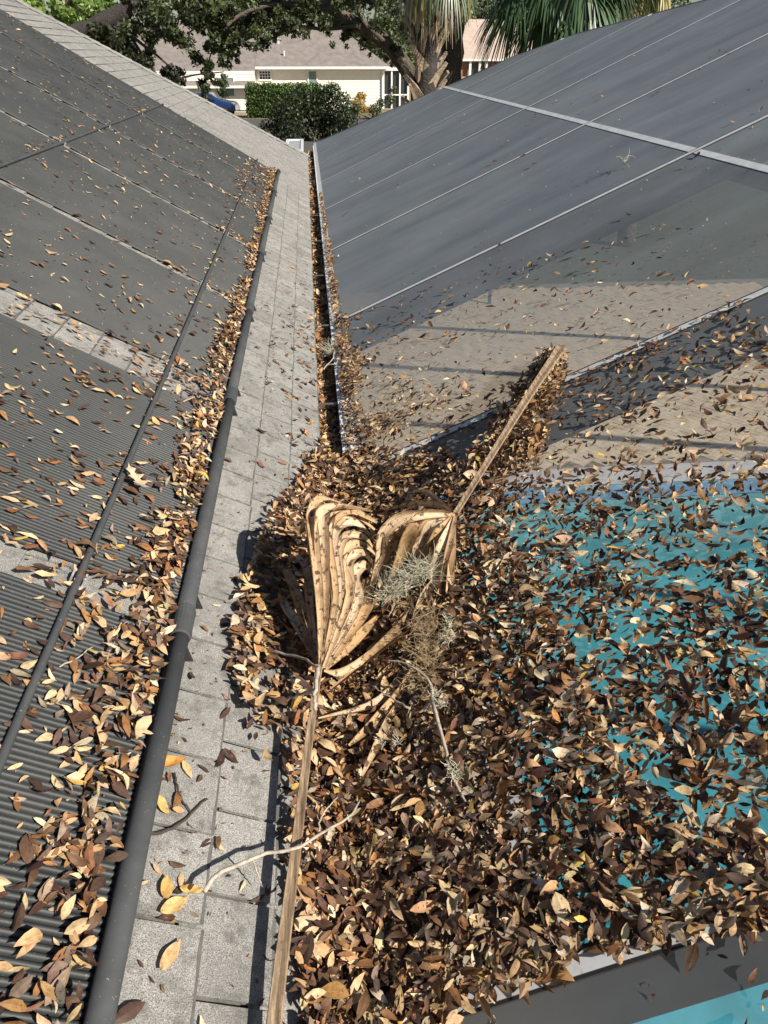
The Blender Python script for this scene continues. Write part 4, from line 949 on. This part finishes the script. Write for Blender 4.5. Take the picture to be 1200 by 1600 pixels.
# ---- hedge and shrubs
def plant(name, label, cat, base, ctrs, per, size, colr, stems=5, group=None, **kw):
    p = empty(name, base, label=label, cat=cat, group=group); crown('foliage', p, ctrs, per, size, colr, **kw)
    b = MB()
    for k in range(stems):
        c = ctrs[rng.integers(len(ctrs))]; b.tube([np.array(base)+rng.normal(0, .1, 3)*(1, 1, 0), (np.array(base)+np.array(c[:3]))/2+rng.normal(0, .1, 3), np.array(c[:3])], [.05, .035, .015], 5)
    b.build('stem', M_BARK, p); return p
hy = 58.0; h0, h1 = at(383, 150, hy)[0], at(500, 150, hy)[0]; ht = at(440, 126, hy)[2]
cs_ = []
for x in np.arange(h0+.35, h1-.2, .45):
    for z in np.arange(GZ+.35, ht-.2, .45):
        for yy in (hy, hy+.6): cs_.append((x, yy, z, .42, random.uniform(.8, 1.15)))
plant('clipped_hedge', 'long clipped green hedge in front of the cream house', 'hedge', ((h0+h1)/2, hy, GZ), cs_, 1300, .16, (.075, .125, .028), 8, flat=1.0)
cs_ = [blob(u, v, 42+random.uniform(-1, 1), r, b_) for u, v, r, b_ in ((470, 165, 32, .6), (500, 175, 34, .55), (450, 195, 30, .5), (490, 205, 34, .45), (525, 200, 30, .5), (425, 205, 24, .5), (535, 160, 18, .8), (520, 140, 14, .9), (545, 185, 18, .7), (505, 150, 20, .7), (440, 175, 22, .55), (555, 170, 10, .8))]
plant('dark_shrub', 'big loose dark shrub in front of the clipped hedge', 'shrub', at(490, 215, 42)*(1, 1, 0)+np.array([0, 0, GZ]), cs_, 1300, .16, (.045, .07, .022), 9)
cs_ = [blob(u, v, 62, r) for u, v, r in ((560, 160, 12), (565, 150, 8), (558, 170, 12), (572, 172, 9))]
plant('golden_shrub', 'small golden yellow shrub against the cream house wall', 'shrub', at(562, 180, 62)*(1, 1, 0)+np.array([0, 0, GZ]), cs_, 1500, .15, (.36, .24, .06), 4)
cs_ = [blob(u, v, 56, r, b_) for u, v, r, b_ in ((585, 172, 12, 1), (540, 175, 14, .8), (595, 160, 8, 1), (610, 155, 10, 1.1), (615, 140, 7, 1.1))]
plant('low_shrub', 'low green shrub at the corner of the cream house', 'shrub', at(580, 182, 56)*(1, 1, 0)+np.array([0, 0, GZ]), cs_, 1300, .15, (.06, .08, .03), 4)

# ---- live oak whose limbs hang over the view
oy = 19.0
oak = empty('live_oak', at(655, 150, oy)*(1, 1, 0)+np.array([0, 0, GZ]), label='live oak with a leaning trunk and boughs hanging before the cream house', cat='tree')
b0 = at(668, 190, oy); b0[2] = GZ
limb('trunk', oak, [b0, at(655, 150, oy), at(640, 118, oy), at(615, 78, oy), at(575, 48, oy), at(530, 22, oy), at(480, -10, oy), at(430, -60, oy-.5)], .21, .09, M_BARK, 12, 24)
for pts, r0 in (([(560, 40), (500, 45), (440, 40), (370, 70)], .05), ([(520, 18), (450, 5), (380, 20), (340, 60), (325, 100)], .06), ([(470, -15), (380, -20), (300, 10), (250, 60)], .07), ([(600, 65), (560, 20), (590, -30)], .05), ([(372, 30), (362, 75), (352, 102)], .03)):
    limb('bough', oak, [at(u, v, oy+random.uniform(-.4, .4)) for u, v in pts], r0, .012, M_BARK, 7, 12)
spec = []
for u, v, r, n in ((330, 30, 42, 9), (420, 12, 42, 9), (480, 8, 34, 6), (290, 8, 40, 7), (365, 55, 30, 7), (310, 72, 26, 5), (395, 50, 24, 5), (352, 90, 16, 4), (530, 30, 24, 5), (555, 55, 18, 4), (505, 42, 16, 3), (548, 12, 24, 4), (600, 30, 20, 4), (625, 60, 20, 4), (640, 25, 24, 4), (270, 45, 26, 4), (450, 40, 16, 3), (575, 80, 8, 2), (610, 95, 14, 3), (340, 5, 50, 12), (430, 30, 36, 9), (280, 30, 36, 9), (510, 0, 40, 9), (400, 70, 16, 4), (340, 50, 30, 8), (540, 68, 14, 3)):
    for k in range(n): spec.append(blob(u+random.gauss(0, r*.7), v+random.gauss(0, r*.5), oy+random.gauss(0, .6), r*random.uniform(.28, .5), random.choice((.55, .8, 1, 1, 1.35))))
crown('crown', oak, spec, 4200, .10, (.060, .078, .026), droop=.5)
# second oak to the left, farther off, with a heavy limb
oy2 = 27.0
oak2 = empty('live_oak', at(90, 150, oy2)*(1, 1, 0)+np.array([0, 0, GZ]), label='darker live oak with a thick slanting limb at the upper left', cat='tree')
b0 = at(60, 200, oy2); b0[2] = GZ
limb('trunk', oak2, [b0, at(95, 85, oy2), at(150, 42, oy2), at(190, 20, oy2), at(215, -15, oy2), at(230, -60, oy2)], .30, .17, M_DBARK, 12, 20)
for pts, r0 in (([(205, 5), (235, 15), (255, 45), (262, 62)], .08), ([(165, 35), (210, 60), (255, 95), (290, 130)], .07), ([(200, 50), (240, 110), (262, 128)], .05), ([(262, 128), (300, 118), (350, 112)], .04), ([(170, 40), (200, 85), (230, 110)], .05)):
    limb('bough', oak2, [at(u, v, oy2+random.uniform(-.4, .4)) for u, v in pts], r0, .015, M_DBARK, 7, 12)
spec = []
for u, v, r, n, b_ in ((170, 75, 30, 6, .6), (210, 60, 28, 6, .6), (230, 90, 28, 6, .5), (265, 115, 22, 5, .5), (290, 135, 18, 4, .5), (150, 50, 26, 5, .7), (250, 30, 30, 5, .8), (200, 25, 24, 4, .8), (310, 120, 22, 4, .7), (340, 140, 18, 4, .9), (355, 130, 14, 3, 1.2), (225, 10, 26, 4, .9), (320, 105, 16, 3, .6), (190, 100, 20, 4, .5)):
    for k in range(n): spec.append(blob(u+random.gauss(0, r*.6), v+random.gauss(0, r*.5), oy2+random.gauss(0, .8), r*random.uniform(.3, .55), b_*random.choice((.7, 1, 1.3))))
crown('crown', oak2, spec, 2800, .14, (.052, .066, .026), droop=.4)
# bright sunlit tree at the very left
lt = empty('sunlit_tree', at(95, 150, 31)*(1, 1, 0)+np.array([0, 0, GZ]), label='bright green sunlit tree behind the roof at the upper left', cat='tree')
b0 = at(105, 150, 31); b0[2] = GZ
limb('trunk', lt, [b0, at(105, 60, 31), at(112, -20, 31)], .3, .15, M_BARK)
spec = []
for u, v, r, n in ((80, 5, 30, 7), (110, 20, 30, 7), (140, 10, 26, 6), (150, 35, 22, 5), (60, -10, 26, 4), (100, 40, 18, 4), (130, 50, 16, 4), (180, 5, 26, 4)):
    for k in range(n): spec.append(blob(u+random.gauss(0, r*.6), v+random.gauss(0, r*.5), 31+random.gauss(0, .8), r*random.uniform(.35, .6), random.choice((.8, 1, 1.25))))
crown('crown', lt, spec, 2000, .17, (.13, .20, .045))
# dark straight trunk beside the palm
ty = 17.0
pn = empty('pine_tree', at(706, 150, ty)*(1, 1, 0)+np.array([0, 0, GZ]), label='straight dark bare trunk right beside the palm trunk', cat='tree')
b0 = at(706, 170, ty); b0[2] = GZ; t1 = at(705, -40, ty); t1 = b0+(t1-b0)*1.6
limb('trunk', pn, [b0, at(706, 100, ty), at(705, 20, ty), at(705, -40, ty), t1], .235, .21, M_DBARK, 16, 30)
# ---- cabbage palms
def fan_frond(parent, base, direc, pet, rad, droopk, colr, var=.25, nseg=26, spread=2.0, name='frond', side=None, mat=None):
    d = np.array(direc, float); d /= np.linalg.norm(d); base = np.array(base, float)
    sd = np.cross(d, (0, 0, 1)); sd /= np.linalg.norm(sd)+1e-9
    rl_ = random.uniform(-.6, .6); up = np.cross(sd, d); sd = sd*math.cos(rl_)+up*math.sin(rl_)
    hub = base+d*pet-np.array([0, 0, droopk*.15*pet]); V = []; C = []; F = []
    hp = (base+hub)/2+np.array([0, 0, .05*pet])
    for k in range(nseg):
        an = spread*((k+.5)/nseg-.5)*2*.5*1.0; dr_ = d*math.cos(an)+sd*math.sin(an); L = rad*(1-.25*abs(an)/spread)*random.uniform(.85, 1.1)
        pw_ = np.cross(dr_, up); pw_ /= np.linalg.norm(pw_)+1e-9; c_ = np.array(colr)*random.uniform(1-var, 1+var)
        jd = random.uniform(.7, 1.3)
        for i in range(6):
            f = i/5; p = hub+dr_*L*f*(1-.25*droopk*f)-np.array([0, 0, 1])*droopk*jd*L*f**1.8; wd = .028*rad*(.5+1.3*f if f < .35 else 1.0-(f-.35)/.65*.92)*1.2
            V += [p-pw_*wd, p+pw_*wd]; C += [c_, c_]
            if i: q_ = len(V); F.append((q_-4, q_-3, q_-1, q_-2))
    b = len(V)
    sdw = sd*.018
    for p in (base, hp, hub): V += [p-sdw, p+sdw]; C += [np.array(colr)*1.2]*2
    F += [(b, b+1, b+3, b+2), (b+2, b+3, b+5, b+4)]
    M = np.array(W(parent).inverted()); V = np.array(V) @ M[:3, :3].T+M[:3, 3]
    return put(name, mesh_np(name, V, np.array(F), np.full(len(F), 4), mat or M_FROND, color=np.clip(np.array(C), .004, .7)), parent)
def palm(label, uv0, uv1, y, rad, hs, green, dead, fr, boots=0, colg=(.05, .085, .03)):
    b0 = at(*uv0, y); b0[2] = GZ; t1 = at(*uv1, y)
    pl = empty('cabbage_palm', b0, label=label, cat='palm tree', group='cabbage palms beyond the pool cage')
    C = spline([b0, b0*.5+t1*.5+np.array([.03, 0, 0]), t1], 16)
    MB().tube(C, list(rad*(1+.05*np.sin(np.arange(16)*1.9))), 12).build('trunk', M_DBARK if boots else M_BARK, pl, True)
    if boots:
        L = .46; v = [(-.085, 0, 0), (.085, 0, 0), (.06, .055, L*.5), (-.06, .055, L*.5), (-.035, .16, L), (.035, .16, L), (-.085, -.05, 0), (.085, -.05, 0), (-.06, -.0, L*.5), (.06, -.0, L*.5), (-.035, .12, L), (.035, .12, L)]
        bm_ = mesh('leaf_base', v, [(1, 0, 3, 2), (2, 3, 4, 5), (6, 7, 9, 8), (8, 9, 11, 10), (0, 6, 8, 3), (3, 8, 10, 4), (7, 1, 2, 9), (9, 2, 5, 11), (4, 10, 11, 5)], M_BOOT)
        H = t1[2]-b0[2]
        for k in range(boots):
            z = .6+(H-.7)*k/boots; an = k*2.4+random.uniform(-.15, .15); ctr = b0+(t1-b0)*(z/H)
            o = put('leaf_base', bm_, pl); o.matrix_basis = Matrix.Translation(Vector(ctr-b0)) @ Matrix.Rotation(an, 4, 'Z') @ Matrix.Translation((0, rad*.95, 0)) @ Matrix.Rotation(random.choice((-.55, .55))+random.uniform(-.1, .1), 4, 'Y')
    for k in range(dead):
        an = random.uniform(0, 2*math.pi); el = random.uniform(-1.3, -.5)
        fan_frond(pl, t1+np.array([0, 0, random.uniform(-.25, .2)]), (math.cos(an)*math.cos(el), math.sin(an)*math.cos(el), math.sin(el)), random.uniform(.3, .6), fr*random.uniform(.7, 1), 1.3, random.choice(((.40, .32, .20), (.33, .27, .18), (.30, .27, .10), (.22, .19, .14))), name='dead_frond', spread=1.5)
    for k in range(green):
        an = 2*math.pi*k/green+random.uniform(-.2, .2); el = random.uniform(-1.0, .8)
        fan_frond(pl, t1+np.array([0, 0, random.uniform(0, .5)]), (math.cos(an)*math.cos(el), math.sin(an)*math.cos(el), math.sin(el)), random.uniform(.7, 1.2), fr, random.uniform(.5, 1.0), colg, spread=2.2)
    return pl
palm('cabbage palm with crossed leaf bases and a skirt of dead fronds', (662, 190), (672, -165), 16.0, .21, 1, 14, 30, .85, 92)
palm('cabbage palm with drooping green fronds hanging behind the pool cage', (890, 190), (890, -42), 16.6, .20, 1, 40, 2, 1.15, 0, (.055, .10, .045))
palm('slender palm with dark fronds farther right behind the cage', (1010, 190), (1010, -120), 17.5, .2, 1, 18, 6, 1.2, 0, (.05, .085, .035))
# ---- distant trees closing the view
for k, (u, yy, r, lb, cl) in enumerate(((150, 105, 7, 'distant tree behind the thick slanting limb', (.09, .12, .05)), (330, 112, 7, 'distant tree behind the left end of the brown roof', (.08, .11, .045)),
        (480, 118, 7.5, 'distant tree above the ridge of the brown roof', (.07, .10, .04)), (600, 108, 6, 'distant tree behind the leaning oak trunk', (.09, .12, .05)), (720, 122, 7, 'distant tree behind the dark bare trunk', (.10, .12, .06)),
        (840, 115, 6.5, 'distant tree showing through the green palm fronds', (.09, .125, .05)), (980, 112, 7, 'distant tree above the far edge of the cage', (.08, .11, .045)), (20, 98, 7, 'distant tree behind the bright sunlit tree', (.09, .12, .05)))):
    b0 = at(u, 110, yy); b0[2] = GZ; tr_ = empty('distant_tree', b0, label=lb, cat='tree', group='distant trees closing the view')
    limb('trunk', tr_, [b0, b0+np.array([.2, 0, 3.5]), b0+np.array([0, 0, 7])], .35, .15, M_BARK, 8, 8)
    sp = [(b0[0]+random.gauss(0, r*.5), yy+random.gauss(0, r*.35), GZ+2.5+random.uniform(0, 1)*r*1.3, r*random.uniform(.22, .4), random.choice((.7, 1, 1.25))) for _ in range(26)]
    crown('crown', tr_, sp, 60, .55, cl)
# ---- small grey box roof just past the roof corner
gb = empty('utility_box', at(460, 240, 15.2), label='small grey box with pale rim just past the roof corner', cat='utility box')
a = at(447, 240, 15.0); b_ = at(474, 216, 15.9)
a[0] = at(448, 236, 15.2)[0]; bx_ = at(473, 236, 15.2)[0]; z_ = at(460, 226, 15.5)[2]
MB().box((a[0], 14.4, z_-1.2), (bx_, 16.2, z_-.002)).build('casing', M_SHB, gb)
MB().box((a[0]+.03, 14.45, z_-.0015), (bx_-.03, 16.15, z_+.012)).build('lid', M_CLIP, gb)
for q in (((a[0]-.02, 14.36, z_), (bx_+.02, 14.45, z_+.03)), ((a[0]-.02, 16.15, z_), (bx_+.02, 16.24, z_+.03)), ((a[0]-.02, 14.451, z_), (a[0]+.03, 16.149, z_+.03)), ((bx_-.03, 14.451, z_), (bx_+.02, 16.149, z_+.03))):
    MB().box(*q).build('rim', M_ALU, gb)
